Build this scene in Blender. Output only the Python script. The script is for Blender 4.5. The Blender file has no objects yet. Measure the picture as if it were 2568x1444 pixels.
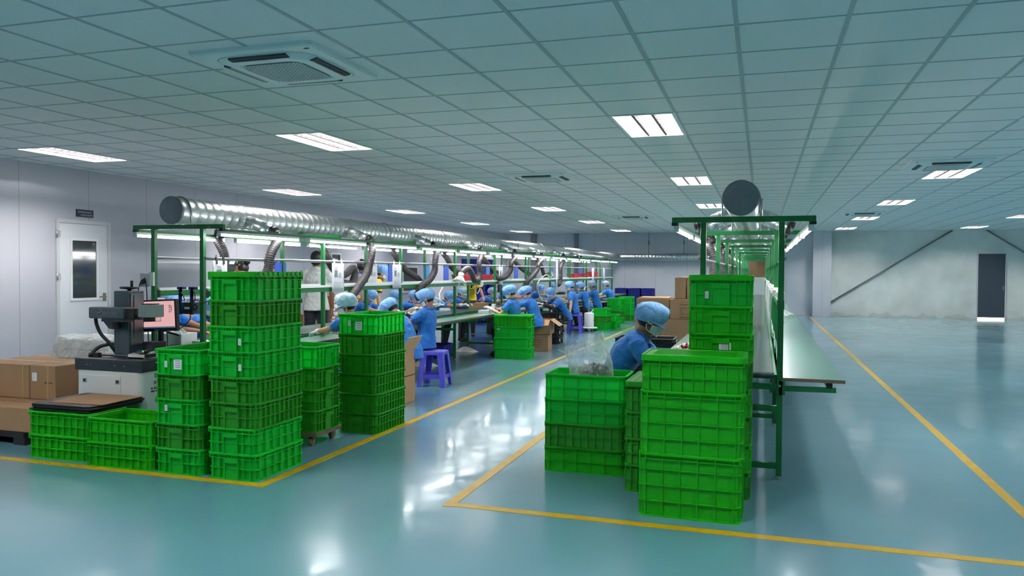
import bpy, bmesh, math, random
import numpy as np
from mathutils import Vector, Matrix, Euler, noise

SC = bpy.context.scene
COL = SC.collection
R = math.radians
PI = math.pi
random.seed(7)
V = Vector
ORD = ['first', 'second', 'third', 'fourth', 'fifth', 'sixth', 'seventh', 'eighth', 'ninth', 'tenth', 'eleventh',
       'twelfth', 'thirteenth', 'fourteenth', 'fifteenth', 'sixteenth', 'seventeenth', 'eighteenth', 'nineteenth', 'twentieth']

# ------------------------------------------------------------------ materials
def lin(c):
    return tuple(((x / 255.0) / 12.92 if x / 255.0 <= 0.04045 else ((x / 255.0 + 0.055) / 1.055) ** 2.4) for x in c)

def mat(name, rgb, rough=0.5, metal=0.0, var=0.0, vscale=8.0, bump=0.0, bscale=60.0, spec=0.5, trans=0.0, coat=0.0, sheen=0.0, aniso=None):
    """Principled material; rgb is sRGB 0-255. var = noise variation of the base colour, bump = noise relief."""
    m = bpy.data.materials.new(name); m.use_nodes = True
    nt = m.node_tree; N = nt.nodes; L = nt.links
    b = N['Principled BSDF']
    c = lin(rgb)
    b.inputs['Base Color'].default_value = (*c, 1)
    b.inputs['Roughness'].default_value = rough
    b.inputs['Metallic'].default_value = metal
    b.inputs['Specular IOR Level'].default_value = spec
    b.inputs['Coat Weight'].default_value = coat; b.inputs['Coat Roughness'].default_value = .12
    b.inputs['Sheen Weight'].default_value = sheen
    tc = None
    if var or bump:
        tc = N.new('ShaderNodeTexCoord')
    if var:
        n = N.new('ShaderNodeTexNoise'); n.inputs['Scale'].default_value = vscale; n.inputs['Detail'].default_value = 5
        L.new(tc.outputs['Object'], n.inputs['Vector'])
        r = N.new('ShaderNodeValToRGB')
        lo = [max(0, x * (1 - var)) for x in c]; hi = [min(1, x * (1 + var)) for x in c]
        r.color_ramp.elements[0].position = .3; r.color_ramp.elements[1].position = .7
        r.color_ramp.elements[0].color = (*lo, 1); r.color_ramp.elements[1].color = (*hi, 1)
        L.new(n.outputs['Fac'], r.inputs['Fac']); L.new(r.outputs['Color'], b.inputs['Base Color'])
    if bump:
        n2 = N.new('ShaderNodeTexNoise'); n2.inputs['Scale'].default_value = bscale; n2.inputs['Detail'].default_value = 4
        L.new(tc.outputs['Object'], n2.inputs['Vector'])
        bp = N.new('ShaderNodeBump'); bp.inputs['Strength'].default_value = bump; bp.inputs['Distance'].default_value = .02
        L.new(n2.outputs['Fac'], bp.inputs['Height']); L.new(bp.outputs['Normal'], b.inputs['Normal'])
    if trans:
        out = N['Material Output']
        t = N.new('ShaderNodeBsdfTranslucent'); t.inputs['Color'].default_value = (*[min(1, x * 1.15) for x in c], 1)
        mx = N.new('ShaderNodeMixShader'); mx.inputs[0].default_value = trans
        L.new(b.outputs[0], mx.inputs[1]); L.new(t.outputs[0], mx.inputs[2]); L.new(mx.outputs[0], out.inputs['Surface'])
    return m

def emis(name, rgb, s):
    m = bpy.data.materials.new(name); m.use_nodes = True
    nt = m.node_tree; nt.nodes.clear()
    e = nt.nodes.new('ShaderNodeEmission'); o = nt.nodes.new('ShaderNodeOutputMaterial')
    e.inputs[0].default_value = (*lin(rgb), 1); e.inputs[1].default_value = s
    nt.links.new(e.outputs[0], o.inputs[0])
    return m

def film(name, rgb, alpha=0.25, rough=0.15):
    """thin clear plastic film: mostly see-through with glossy wrinkles"""
    m = bpy.data.materials.new(name); m.use_nodes = True
    nt = m.node_tree; N = nt.nodes; L = nt.links
    b = N['Principled BSDF']; b.inputs['Base Color'].default_value = (*lin(rgb), 1); b.inputs['Roughness'].default_value = rough
    tc = N.new('ShaderNodeTexCoord'); n = N.new('ShaderNodeTexNoise'); n.inputs['Scale'].default_value = 11; n.inputs['Detail'].default_value = 1
    n.inputs['Distortion'].default_value = .6
    L.new(tc.outputs['Object'], n.inputs['Vector'])
    bp = N.new('ShaderNodeBump'); bp.inputs['Strength'].default_value = .8; bp.inputs['Distance'].default_value = .05
    L.new(n.outputs['Fac'], bp.inputs['Height']); L.new(bp.outputs['Normal'], b.inputs['Normal'])
    t = N.new('ShaderNodeBsdfTransparent'); t.inputs[0].default_value = (.93, .95, .95, 1)
    lw = N.new('ShaderNodeLayerWeight'); lw.inputs['Blend'].default_value = .35
    L.new(bp.outputs['Normal'], lw.inputs['Normal'])
    ma = N.new('ShaderNodeMath'); ma.operation = 'MULTIPLY_ADD'; ma.inputs[1].default_value = .75; ma.inputs[2].default_value = alpha; ma.use_clamp = True
    L.new(lw.outputs['Facing'], ma.inputs[0])
    mx = N.new('ShaderNodeMixShader'); L.new(ma.outputs[0], mx.inputs[0])
    L.new(t.outputs[0], mx.inputs[1]); L.new(b.outputs[0], mx.inputs[2]); L.new(mx.outputs[0], N['Material Output'].inputs['Surface'])
    return m

# ------------------------------------------------------------------ mesh builder
class MB:
    def __init__(s): s.v = []; s.f = []; s.m = []; s.s = []
    def add(s, vs, fs, mi=0, sm=False):
        o = len(s.v); s.v += [tuple(v) for v in vs]
        for f in fs: s.f.append([i + o for i in f]); s.m.append(mi); s.s.append(sm)
        return s
    def box(s, c, d, rot=None, mi=0):
        x, y, z = d[0] / 2, d[1] / 2, d[2] / 2
        vs = [V((i * x, j * y, k * z)) for k in (-1, 1) for j in (-1, 1) for i in (-1, 1)]
        if rot is not None: vs = [rot @ v for v in vs]
        c = V(c)
        return s.add([v + c for v in vs], [(0, 2, 3, 1), (4, 5, 7, 6), (0, 1, 5, 4), (2, 6, 7, 3), (0, 4, 6, 2), (1, 3, 7, 5)], mi)
    def b2(s, x0, x1, y0, y1, z0, z1, mi=0):
        return s.box(((x0 + x1) / 2, (y0 + y1) / 2, (z0 + z1) / 2), (abs(x1 - x0), abs(y1 - y0), abs(z1 - z0)), None, mi)
    def bar(s, p, q, w, h, mi=0):
        p = V(p); q = V(q); d = (q - p); l = d.length; d.normalize()
        up = V((0, 0, 1)) if abs(d.z) < .9 else V((1, 0, 0))
        sx = d.cross(up).normalized(); uz = sx.cross(d)
        return s.box((p + q) / 2, (w, l, h), Matrix((sx, d, uz)).transposed(), mi)
    def loft(s, rings, mi=0, sm=True, cap=True, closed=True):
        n = len(rings[0]); vs = [p for r in rings for p in r]; fs = []
        m = n if closed else n - 1
        for a in range(len(rings) - 1):
            for i in range(m):
                j = (i + 1) % n
                fs.append((a * n + i, a * n + j, (a + 1) * n + j, (a + 1) * n + i))
        s.add(vs, fs, mi, sm)
        if cap and closed:
            o = len(s.v) - len(vs)
            s.f.append([o + i for i in range(n)][::-1]); s.m.append(mi); s.s.append(False)
            s.f.append([o + (len(rings) - 1) * n + i for i in range(n)]); s.m.append(mi); s.s.append(False)
        return s
    def tube(s, pts, r, n=10, mi=0, cap=True, sm=True, flat=1.0, ref=None):
        pts = [V(p) for p in pts]
        rr = r if isinstance(r, (list, tuple)) else [r] * len(pts)
        rings = []; prev = None
        for i, p in enumerate(pts):
            a = pts[max(i - 1, 0)]; b = pts[min(i + 1, len(pts) - 1)]
            d = (b - a)
            if d.length < 1e-9: d = V((0, 0, 1))
            d.normalize()
            if prev is None:
                u = V(ref) if ref is not None else (V((0, 0, 1)) if abs(d.z) < .9 else V((1, 0, 0)))
                x = (u - d * u.dot(d)).normalized()
            else:
                x = (prev - d * prev.dot(d)).normalized()
            prev = x; y = d.cross(x)
            q = rr[i]; rx, ry = q if isinstance(q, (tuple, list)) else (q, q * flat)
            rings.append([p + x * (rx * math.cos(t)) + y * (ry * math.sin(t)) for t in [2 * PI * k / n for k in range(n)]])
        return s.loft(rings, mi, sm, cap)
    def caps(s, p, q, r0, r1, n=10, mi=0):
        """tapered capsule"""
        p = V(p); q = V(q); d = (q - p).normalized()
        pts = []; rr = []
        for a in (80, 60, 35, 12): pts.append(p - d * r0 * math.sin(R(a))); rr.append(r0 * math.cos(R(a)))
        for a in (12, 35, 60, 80): pts.append(q + d * r1 * math.sin(R(a))); rr.append(r1 * math.cos(R(a)))
        return s.tube(pts, rr, n, mi)
    def cyl(s, p, q, r0, r1=None, n=20, mi=0, cap=True, sm=True):
        return s.tube([p, q], [r0, r0 if r1 is None else r1], n, mi, cap, sm)
    def ell(s, c, r, rot=None, nu=16, nv=10, mi=0):
        c = V(c); rings = []
        for j in range(1, nv):
            a = PI * j / nv
            rr = []
            for i in range(nu):
                t = 2 * PI * i / nu
                p = V((r[0] * math.sin(a) * math.cos(t), r[1] * math.sin(a) * math.sin(t), -r[2] * math.cos(a)))
                rr.append(c + (rot @ p if rot is not None else p))
            rings.append(rr)
        s.loft(rings, mi, True, False)
        for z, rg, fl in ((-1, 0, True), (1, nv - 2, False)):
            p = V((0, 0, z * r[2])); p = c + (rot @ p if rot is not None else p)
            o = len(s.v); s.v.append(tuple(p))
            base = o - (nv - 1) * nu - (0 if z < 0 else 1) + rg * nu
            for i in range(nu):
                j = (i + 1) % nu
                f = [o, base + j, base + i] if fl else [o, base + i, base + j]
                s.f.append(f); s.m.append(mi); s.s.append(True)
        return s
    def lathe(s, prof, c=(0, 0, 0), n=24, mi=0, sm=True, cap=True):
        c = V(c)
        return s.loft([[c + V((r * math.cos(2 * PI * k / n), r * math.sin(2 * PI * k / n), z)) for k in range(n)] for r, z in prof], mi, sm, cap)
    def prism(s, poly, z0, z1, mi=0, axis='z', sm=False):
        def P(a, b, h): return (a, b, h) if axis == 'z' else ((a, h, b) if axis == 'y' else (h, a, b))
        n = len(poly)
        vs = [P(a, b, z0) for a, b in poly] + [P(a, b, z1) for a, b in poly]
        fs = [list(range(n))[::-1], [n + i for i in range(n)]]
        s.add(vs, fs, mi, False)
        o = len(s.v) - 2 * n
        for i in range(n):
            j = (i + 1) % n
            s.f.append([o + i, o + j, o + n + j, o + n + i]); s.m.append(mi); s.s.append(sm)
        return s
    def xf(s, M):
        s.v = [tuple(M @ V(v)) for v in s.v]; return s
    def mesh(s, name, mats):
        me = bpy.data.meshes.new(name); me.from_pydata(s.v, [], s.f)
        for m in (mats if isinstance(mats, (list, tuple)) else [mats]): me.materials.append(m)
        if s.f:
            me.polygons.foreach_set('material_index', s.m); me.polygons.foreach_set('use_smooth', s.s)
        bm = bmesh.new(); bm.from_mesh(me); bmesh.ops.recalc_face_normals(bm, faces=bm.faces); bm.to_mesh(me); bm.free()
        me.update(); return me
    def build(s, name, mats, parent=None, loc=None, bevel=0, seg=2, rz=0):
        o = bpy.data.objects.new(name, s.mesh(name, mats)); COL.objects.link(o)
        if parent: o.parent = parent
        if loc: o.location = loc
        if rz: o.rotation_euler.z = rz
        if bevel:
            b = o.modifiers.new('edge', 'BEVEL'); b.width = bevel; b.segments = seg; b.limit_method = 'ANGLE'; b.angle_limit = R(40)
        return o

def rrect(L, W, rad, z, k=5, cx=0, cy=0):
    """rounded rectangle ring"""
    out = []
    rad = max(rad, .001)
    for qx, qy, a0 in ((1, 1, 0), (-1, 1, 90), (-1, -1, 180), (1, -1, 270)):
        for i in range(k):
            a = R(a0 + 90 * i / (k - 1))
            out.append((cx + qx * (L / 2 - rad) + rad * math.cos(a), cy + qy * (W / 2 - rad) + rad * math.sin(a), z))
    return out

def tag(o, label, cat, group=None, kind=None):
    if label: o['label'] = label
    if cat: o['category'] = cat
    if group: o['group'] = group
    if kind: o['kind'] = kind
    return o

def thing(name, label, cat, loc=(0, 0, 0), rz=0, group=None):
    o = bpy.data.objects.new(name, None); COL.objects.link(o)
    o.empty_display_size = .1; o.location = loc; o.rotation_euler = (0, 0, rz)
    return tag(o, label, cat, group)

def struct(name, mb, m, label=None, **k):
    o = mb.build(name, m, **k); o['kind'] = 'structure'
    if label: o['label'] = label
    return o

def copy_tree(o, parent=None):
    c = o.copy(); COL.objects.link(c)
    if parent is not None: c.parent = parent
    for ch in list(o.children): copy_tree(ch, c)
    return c

def dup(o, label, loc, rz=0, group=None, cat=None):
    c = copy_tree(o); c.location = loc; c.rotation_euler = (0, 0, rz); c['label'] = label
    if group: c['group'] = group
    return c

def catmull(pts, step):
    pts = [V(p) for p in pts]
    P = [pts[0] * 2 - pts[1]] + pts + [pts[-1] * 2 - pts[-2]]
    out = []
    for i in range(1, len(P) - 2):
        a, b, c, d = P[i - 1:i + 3]
        n = max(2, int((c - b).length / step * 1.05))
        for k in range(n):
            t = k / n
            out.append(.5 * ((2 * b) + (c - a) * t + (2 * a - 5 * b + 4 * c - d) * t * t + (3 * b - a - 3 * c + d) * t ** 3))
    out.append(pts[-1]); return out

def words(txt, size, m, parent, loc, rot, name='lettering', align='LEFT', thick=.0006):
    cu = bpy.data.curves.new(name, 'FONT'); cu.body = txt; cu.size = size; cu.extrude = thick; cu.align_x = align; cu.align_y = 'CENTER'
    t = bpy.data.objects.new('tmp', cu); COL.objects.link(t)
    dg = bpy.context.evaluated_depsgraph_get()
    me = bpy.data.meshes.new_from_object(t.evaluated_get(dg)); me.materials.clear(); me.materials.append(m)
    bpy.data.objects.remove(t)
    o = bpy.data.objects.new(name, me); COL.objects.link(o); o.parent = parent; o.location = loc; o.rotation_euler = rot
    return o
# ------------------------------------------------------------------ palette
M = {}
M['crate_a'] = mat('bright green plastic', (10, 200, 54), .40, trans=.38, var=.04, vscale=3)
M['crate_b'] = mat('olive green plastic', (40, 152, 26), .42, trans=.26, var=.05, vscale=3)
M['crate_c'] = mat('leaf green plastic', (30, 190, 14), .40, trans=.34, var=.04, vscale=3)
M['frame'] = mat('green enamel steel', (8, 104, 50), .38)
M['black_cap'] = mat('black plastic end', (14, 15, 18), .5)
M['belt'] = mat('dark green conveyor belt', (28, 60, 50), .30, coat=.6)
M['board'] = mat('green laminate worktop', (100, 146, 128), .30, coat=.5)
M['board_edge'] = mat('particle board edge', (118, 100, 84), .7)
M['trunking'] = mat('white trunking', (232, 234, 230), .4)
M['white'] = mat('white enamel', (226, 228, 228), .35)
M['white_plastic'] = mat('white plastic', (235, 236, 236), .4)
M['rod'] = mat('steel rod', (176, 176, 178), .3, metal=.8)
M['galv'] = mat('galvanised steel', (190, 196, 196), .36, metal=1, var=.10, vscale=9)
M['galv_dark'] = mat('dull galvanised sheet', (128, 134, 140), .45, metal=.9, var=.1, vscale=6)
M['hose'] = mat('grey ribbed hose', (72, 68, 69), .5)
M['black'] = mat('black plastic', (20, 21, 24), .5)
M['black_crate'] = mat('black crate plastic', (16, 17, 20), .45)
M['dark_grey'] = mat('dark grey enamel', (66, 78, 86), .4)
M['mid_grey'] = mat('grey cast metal', (138, 148, 146), .4)
M['charcoal'] = mat('charcoal enamel', (38, 44, 52), .4)
M['carton'] = mat('brown cardboard', (156, 122, 90), .8, var=.06, vscale=5)
M['carton_in'] = mat('pale cardboard', (190, 152, 112), .8, var=.05, vscale=5)
M['tape'] = mat('packing tape', (148, 112, 78), .3)
M['strap'] = mat('yellow strap', (176, 150, 92), .4)
M['paper'] = mat('white paper', (228, 228, 232), .7)
M['ink'] = mat('dark ink', (46, 44, 48), .7)
M['print_grey'] = mat('grey print', (136, 136, 142), .7)
M['print_light'] = mat('light grey print', (182, 182, 188), .7)
M['carton_ink'] = mat('carton print', (92, 72, 48), .8)
M['stool'] = mat('violet plastic', (86, 84, 206), .4, trans=.1)
M['navy_crate'] = mat('navy plastic', (26, 34, 140), .4)
M['red_bin'] = mat('red plastic', (206, 22, 36), .35)
M['blue_sheet'] = mat('blue plastic sheet', (44, 92, 214), .45)
M['sky_sheet'] = mat('light blue plastic sheet', (58, 140, 214), .45)
M['blue_metal'] = mat('blue enamel', (26, 44, 110), .4)
M['teal'] = mat('teal enamel', (18, 74, 82), .4)
M['foam'] = mat('white foam', (228, 230, 230), .8, var=.02, vscale=20)
M['film'] = film('clear film', (240, 242, 244), .16, .12)
M['film_bag'] = film('clear bag', (236, 242, 242), .24, .10)
M['hood_clear'] = film('clear hood plastic', (225, 230, 230), .12, .1)
M['yellow_line'] = None
M['wood'] = mat('worn wood', (96, 78, 62), .8, var=.2, vscale=12)
M['caster'] = mat('caster rubber', (112, 92, 60), .6)
M['tube_on'] = emis('lit tube', (250, 252, 255), 21.5)
M['troffer_on'] = emis('lit ceiling tube', (255, 248, 244), 75)
M['louver'] = mat('dark louver', (58, 56, 58), .4)
M['ac'] = mat('air conditioner white', (214, 222, 222), .45)
M['ac_dark'] = mat('air conditioner slot', (52, 66, 70), .6)
M['ac_mesh'] = mat('air conditioner grille', (52, 72, 76), .5)
M['door'] = mat('white door panel', (214, 217, 224), .35)
M['door_frame'] = mat('aluminium door frame', (196, 198, 200), .4)
M['glass_dark'] = mat('dark window glass', (46, 56, 60), .06, spec=.8)
M['glass_grey'] = mat('grey window glass', (140, 144, 154), .1, spec=.8)
M['handle'] = mat('brushed handle', (128, 124, 112), .35, metal=.8)
M['sign'] = mat('navy sign', (18, 20, 48), .4)
M['sign_text'] = mat('sign lettering', (120, 122, 140), .5)
M['door_dark'] = mat('slate door', (52, 62, 74), .45)
M['steel_dark'] = mat('grey steel strut', (118, 126, 128), .5)
M['skin_a'] = mat('skin light', (206, 160, 132), .55)
M['skin_b'] = mat('skin mid', (176, 124, 96), .55)
M['skin_c'] = mat('skin tan', (140, 98, 72), .55)
M['hair'] = mat('black hair', (22, 18, 18), .45)
M['hair_red'] = mat('auburn hair', (118, 56, 28), .45)
M['eye'] = mat('dark eye', (24, 18, 16), .3)
def cloth(name, rgb, sc=9.0, k=.55):
    m = mat(name, rgb, .8, bump=k, bscale=sc, sheen=.15)
    for n in m.node_tree.nodes:
        if n.type == 'TEX_NOISE': n.inputs['Distortion'].default_value = 1.6; n.inputs['Detail'].default_value = 2; n.inputs['Roughness'].default_value = .4
        if n.type == 'BUMP': n.inputs['Distance'].default_value = .035
    return m
M['polo'] = cloth('blue polo cotton', (28, 112, 196))
M['polo_dark'] = cloth('navy collar', (22, 70, 138))
M['cap'] = cloth('light blue cap', (122, 172, 226))
M['cap_pale'] = cloth('pale blue cap', (176, 212, 234))
M['cap_grey'] = cloth('grey blue cap', (140, 164, 186))
M['glove'] = cloth('white glove', (232, 222, 218))
M['mask'] = cloth('white mask', (216, 216, 210))
M['mask_pink'] = cloth('pink mask', (226, 184, 196))
M['mask_grey'] = cloth('grey mask', (190, 192, 186))
M['trouser'] = cloth('dark trousers', (34, 40, 48))
M['sleeve_black'] = cloth('black sleeve', (18, 20, 26))
M['shirt_white'] = cloth('off white polo', (204, 206, 204))
M['shirt_grey'] = cloth('grey shirt', (150, 154, 158))
M['shirt_black'] = cloth('black shirt', (20, 20, 24))
M['yellow'] = cloth('yellow polo', (246, 206, 24))
M['shoe'] = mat('black shoe', (24, 24, 28), .6)
M['screen'] = emis('lit pink screen', (240, 186, 186), .42)
M['screen_bar'] = emis('screen taskbar', (70, 110, 140), .4)
M['screen_win'] = emis('screen window', (236, 182, 182), .38)
M['green_btn'] = emis('green button', (60, 220, 130), .6)
M['red_btn'] = mat('red button', (180, 30, 30), .4)
M['flower_w'] = mat('cream yarn', (222, 212, 198), .9)
M['flower_r'] = mat('wine yarn', (130, 34, 54), .9)
M['part_grey'] = mat('grey plastic parts', (216, 218, 214), .5)
M['part_olive'] = mat('grey green plastic parts', (160, 170, 156), .5)
M['part_dark'] = mat('maroon plastic parts', (70, 46, 48), .5)
M['blue_tray'] = mat('blue tray plastic', (44, 48, 150), .4)

def nodes(m):
    m.use_nodes = True
    return m.node_tree.nodes, m.node_tree.links

# glossy painted floor
def floor_mat():
    m = bpy.data.materials.new('blue green epoxy'); N, L = nodes(m); b = N['Principled BSDF']
    tc = N.new('ShaderNodeTexCoord')
    n = N.new('ShaderNodeTexNoise'); n.inputs['Scale'].default_value = .55; n.inputs['Detail'].default_value = 4
    L.new(tc.outputs['Object'], n.inputs['Vector'])
    r = N.new('ShaderNodeValToRGB'); r.color_ramp.elements[0].position = .35; r.color_ramp.elements[1].position = .65
    r.color_ramp.elements[0].color = (*lin(FLOOR_LO), 1); r.color_ramp.elements[1].color = (*lin(FLOOR_HI), 1)
    L.new(n.outputs['Fac'], r.inputs['Fac']); L.new(r.outputs['Color'], b.inputs['Base Color'])
    n3 = N.new('ShaderNodeTexNoise'); n3.inputs['Scale'].default_value = 1.8; n3.inputs['Detail'].default_value = 3
    L.new(tc.outputs['Object'], n3.inputs['Vector'])
    mr = N.new('ShaderNodeMapRange'); mr.inputs[1].default_value = .3; mr.inputs[2].default_value = .7; mr.inputs[3].default_value = .08; mr.inputs[4].default_value = .20
    L.new(n3.outputs['Fac'], mr.inputs[0]); L.new(mr.outputs[0], b.inputs['Coat Roughness']); b.inputs['Roughness'].default_value = .33; b.inputs['Coat Weight'].default_value = .9
    n2 = N.new('ShaderNodeTexNoise'); n2.inputs['Scale'].default_value = 2.6; n2.inputs['Detail'].default_value = 1
    L.new(tc.outputs['Object'], n2.inputs['Vector'])
    n4 = N.new('ShaderNodeTexNoise'); n4.inputs['Scale'].default_value = 14; n4.inputs['Detail'].default_value = 2
    L.new(tc.outputs['Object'], n4.inputs['Vector'])
    ad = N.new('ShaderNodeMath'); ad.operation = 'MULTIPLY_ADD'; ad.inputs[1].default_value = .12
    L.new(n4.outputs['Fac'], ad.inputs[0]); L.new(n2.outputs['Fac'], ad.inputs[2])
    bp = N.new('ShaderNodeBump'); bp.inputs['Strength'].default_value = .16; bp.inputs['Distance'].default_value = .02
    L.new(ad.outputs[0], bp.inputs['Height']); L.new(bp.outputs['Normal'], b.inputs['Coat Normal'])
    b.inputs['Specular IOR Level'].default_value = .35
    return m
FLOOR_LO = (88, 138, 154); FLOOR_HI = (98, 148, 163)
M['floor'] = floor_mat()

# insulated wall panels with vertical joints
def panel_mat(name, rgb, axis, pitch, off, stains=False, rough=.35):
    m = bpy.data.materials.new(name); N, L = nodes(m); b = N['Principled BSDF']
    tc = N.new('ShaderNodeTexCoord'); sp = N.new('ShaderNodeSeparateXYZ'); L.new(tc.outputs['Object'], sp.inputs[0])
    col = N.new('ShaderNodeMix'); col.data_type = 'RGBA'
    c = lin(rgb)
    n = N.new('ShaderNodeTexNoise'); n.inputs['Scale'].default_value = 1.3; n.inputs['Detail'].default_value = 6
    L.new(tc.outputs['Object'], n.inputs['Vector'])
    r = N.new('ShaderNodeValToRGB'); k = .14 if stains else .03
    r.color_ramp.elements[0].color = (*[x * (1 - k) for x in c], 1); r.color_ramp.elements[1].color = (*[min(1, x * (1 + k)) for x in c], 1)
    r.color_ramp.elements[0].position = .3; r.color_ramp.elements[1].position = .7
    L.new(n.outputs['Fac'], r.inputs['Fac'])
    base = r.outputs['Color']
    if stains:   # damp marks creeping up from the floor
        n5 = N.new('ShaderNodeTexNoise'); n5.inputs['Scale'].default_value = 1.7; n5.inputs['Detail'].default_value = 7
        L.new(tc.outputs['Object'], n5.inputs['Vector'])
        ma = N.new('ShaderNodeMath'); ma.operation = 'MULTIPLY_ADD'; ma.inputs[1].default_value = .6; ma.inputs[2].default_value = -.22
        L.new(n5.outputs['Fac'], ma.inputs[0])
        d = N.new('ShaderNodeMath'); d.operation = 'SUBTRACT'; L.new(ma.outputs[0], d.inputs[0]); L.new(sp.outputs['Z'], d.inputs[1])
        mr = N.new('ShaderNodeMapRange'); mr.inputs[1].default_value = -.01; mr.inputs[2].default_value = .03; L.new(d.outputs[0], mr.inputs[0])
        mr2 = N.new('ShaderNodeMath'); mr2.operation = 'MULTIPLY'; mr2.inputs[1].default_value = .32; L.new(mr.outputs[0], mr2.inputs[0])
        cs = N.new('ShaderNodeMix'); cs.data_type = 'RGBA'; L.new(mr2.outputs[0], cs.inputs[0]); L.new(base, cs.inputs[6])
        cs.inputs[7].default_value = (*lin((150, 148, 130)), 1); base = cs.outputs[2]
    if pitch:
        a = N.new('ShaderNodeMath'); a.operation = 'ADD'; a.inputs[1].default_value = off + 1000 * pitch; L.new(sp.outputs[axis], a.inputs[0])
        mo = N.new('ShaderNodeMath'); mo.operation = 'MODULO'; mo.inputs[1].default_value = pitch; L.new(a.outputs[0], mo.inputs[0])
        lt = N.new('ShaderNodeMath'); lt.operation = 'LESS_THAN'; lt.inputs[1].default_value = .010; L.new(mo.outputs[0], lt.inputs[0])
        L.new(lt.outputs[0], col.inputs[0]); L.new(base, col.inputs[6]); col.inputs[7].default_value = (*[x * .62 for x in c], 1)
        base = col.outputs[2]
    L.new(base, b.inputs['Base Color']); b.inputs['Roughness'].default_value = rough
    return m
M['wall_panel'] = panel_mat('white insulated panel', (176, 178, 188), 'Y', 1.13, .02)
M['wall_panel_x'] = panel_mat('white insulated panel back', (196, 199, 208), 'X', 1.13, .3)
M['wall_plaster'] = panel_mat('white plaster', (214, 217, 213), 'X', 0, 0, True, .6)
M['ceiling'] = mat('ceiling tile', (233, 226, 225), .8, var=.015, vscale=2)
M['tbar'] = mat('ceiling grid bar', (172, 178, 180), .6)
def line_mat():
    m = bpy.data.materials.new('yellow floor paint'); N, L = nodes(m); b = N['Principled BSDF']
    tc = N.new('ShaderNodeTexCoord'); n = N.new('ShaderNodeTexNoise'); n.inputs['Scale'].default_value = 9; n.inputs['Detail'].default_value = 6
    L.new(tc.outputs['Object'], n.inputs['Vector'])
    r = N.new('ShaderNodeValToRGB'); r.color_ramp.elements[0].position = .3; r.color_ramp.elements[1].position = .7
    r.color_ramp.elements[0].color = (*lin((188, 146, 6)), 1); r.color_ramp.elements[1].color = (*lin((206, 166, 14)), 1)
    L.new(n.outputs['Fac'], r.inputs['Fac']); L.new(r.outputs['Color'], b.inputs['Base Color']); b.inputs['Roughness'].default_value = .28
    return m
M['yellow_line'] = line_mat()
# ------------------------------------------------------------------ people
def fuse(mb, voxel, m, name, smooth=6, disp=0, dscale=.12):
    """union of overlapping closed shapes -> one continuous skin"""
    me = mb.mesh(name, m)
    o = bpy.data.objects.new('tmp', me); COL.objects.link(o)
    rm = o.modifiers.new('r', 'REMESH'); rm.mode = 'VOXEL'; rm.voxel_size = voxel; rm.use_smooth_shade = True
    sm = o.modifiers.new('s', 'SMOOTH'); sm.factor = .5; sm.iterations = smooth
    if disp:
        tx = bpy.data.textures.new('folds', 'CLOUDS'); tx.noise_scale = dscale; tx.noise_depth = 2
        d = o.modifiers.new('d', 'DISPLACE'); d.texture = tx; d.strength = disp; d.mid_level = .5
    dg = bpy.context.evaluated_depsgraph_get()
    out = bpy.data.meshes.new_from_object(o.evaluated_get(dg)); out.name = name
    bpy.data.objects.remove(o); bpy.data.meshes.remove(me)
    if not out.materials: out.materials.append(m)
    out.polygons.foreach_set('use_smooth', [True] * len(out.polygons))
    return out

def put(me, name, parent):
    o = bpy.data.objects.new(name, me); COL.objects.link(o); o.parent = parent; return o

def ik(a, t, l1, l2, pole):
    """elbow position for a two bone limb"""
    a = V(a); t = V(t); d = t - a; L = min(d.length, (l1 + l2) * .995); d.normalize()
    x = (l1 * l1 - l2 * l2 + L * L) / (2 * L); h = math.sqrt(max(l1 * l1 - x * x, 0))
    p = V(pole); p = (p - d * p.dot(d))
    p = p.normalized() if p.length > 1e-6 else V((0, 0, -1))
    return a + d * x + p * h, a + d * L

def hand(mb, w, d, up, side, curl=.5, k=1.0, mi=0):
    """palm, four bent fingers of unequal length and a thumb leaving the side of the palm.
    w wrist, d direction of the forearm, up = back of the hand, side +1/-1 = which side the thumb is on"""
    d = V(d).normalized(); up = V(up); up = (up - d * up.dot(d)).normalized(); s = d.cross(up) * side
    w = V(w)
    pl = .082 * k
    for q in (-.026, -.009, .009, .026):
        mb.caps(w + s * q * .55 * k, w + d * pl + s * q * k, .014 * k, .011 * k, 8, mi)
    mb.ell(w + d * pl * .5, (.036 * k, .046 * k, .015 * k), Matrix((s, d, up)).transposed(), 10, 6, mi)
    for q, ln in ((.028, .066), (.0095, .076), (-.0095, .071), (-.028, .055)):
        p = w + d * pl + s * q * k; a = 0
        for n_, (f, r) in enumerate(((.45, .0095), (.30, .0088), (.25, .0078))):
            a += curl * (.6 if n_ == 0 else .8)
            dd = d * math.cos(a) - up * math.sin(a) + s * (q * 1.2)
            e = p + dd.normalized() * ln * f * k
            mb.caps(p, e, r * k, r * k * .92, 8, mi); p = e
    p = w + d * .022 * k + s * .026 * k
    e = p + (d * .6 + s * .75 - up * .3).normalized() * .036 * k
    mb.caps(p, e, .0125 * k, .0105 * k, 8, mi)
    e2 = e + (d * .9 + s * .25 - up * (.25 + curl * .4)).normalized() * .032 * k
    mb.caps(e, e2, .0105 * k, .009 * k, 8, mi)

def ripple(th, z, seed):
    c1 = (1 - abs(math.sin(3.5 * th + seed + 9 * z))) ** 2; c2 = (1 - abs(math.sin(5.5 * th + 2.1 * seed - 14 * z))) ** 3
    return .11 * c1 + .08 * c2 - .055 + .02 * math.sin(4 * th - seed + z * 40)

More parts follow.
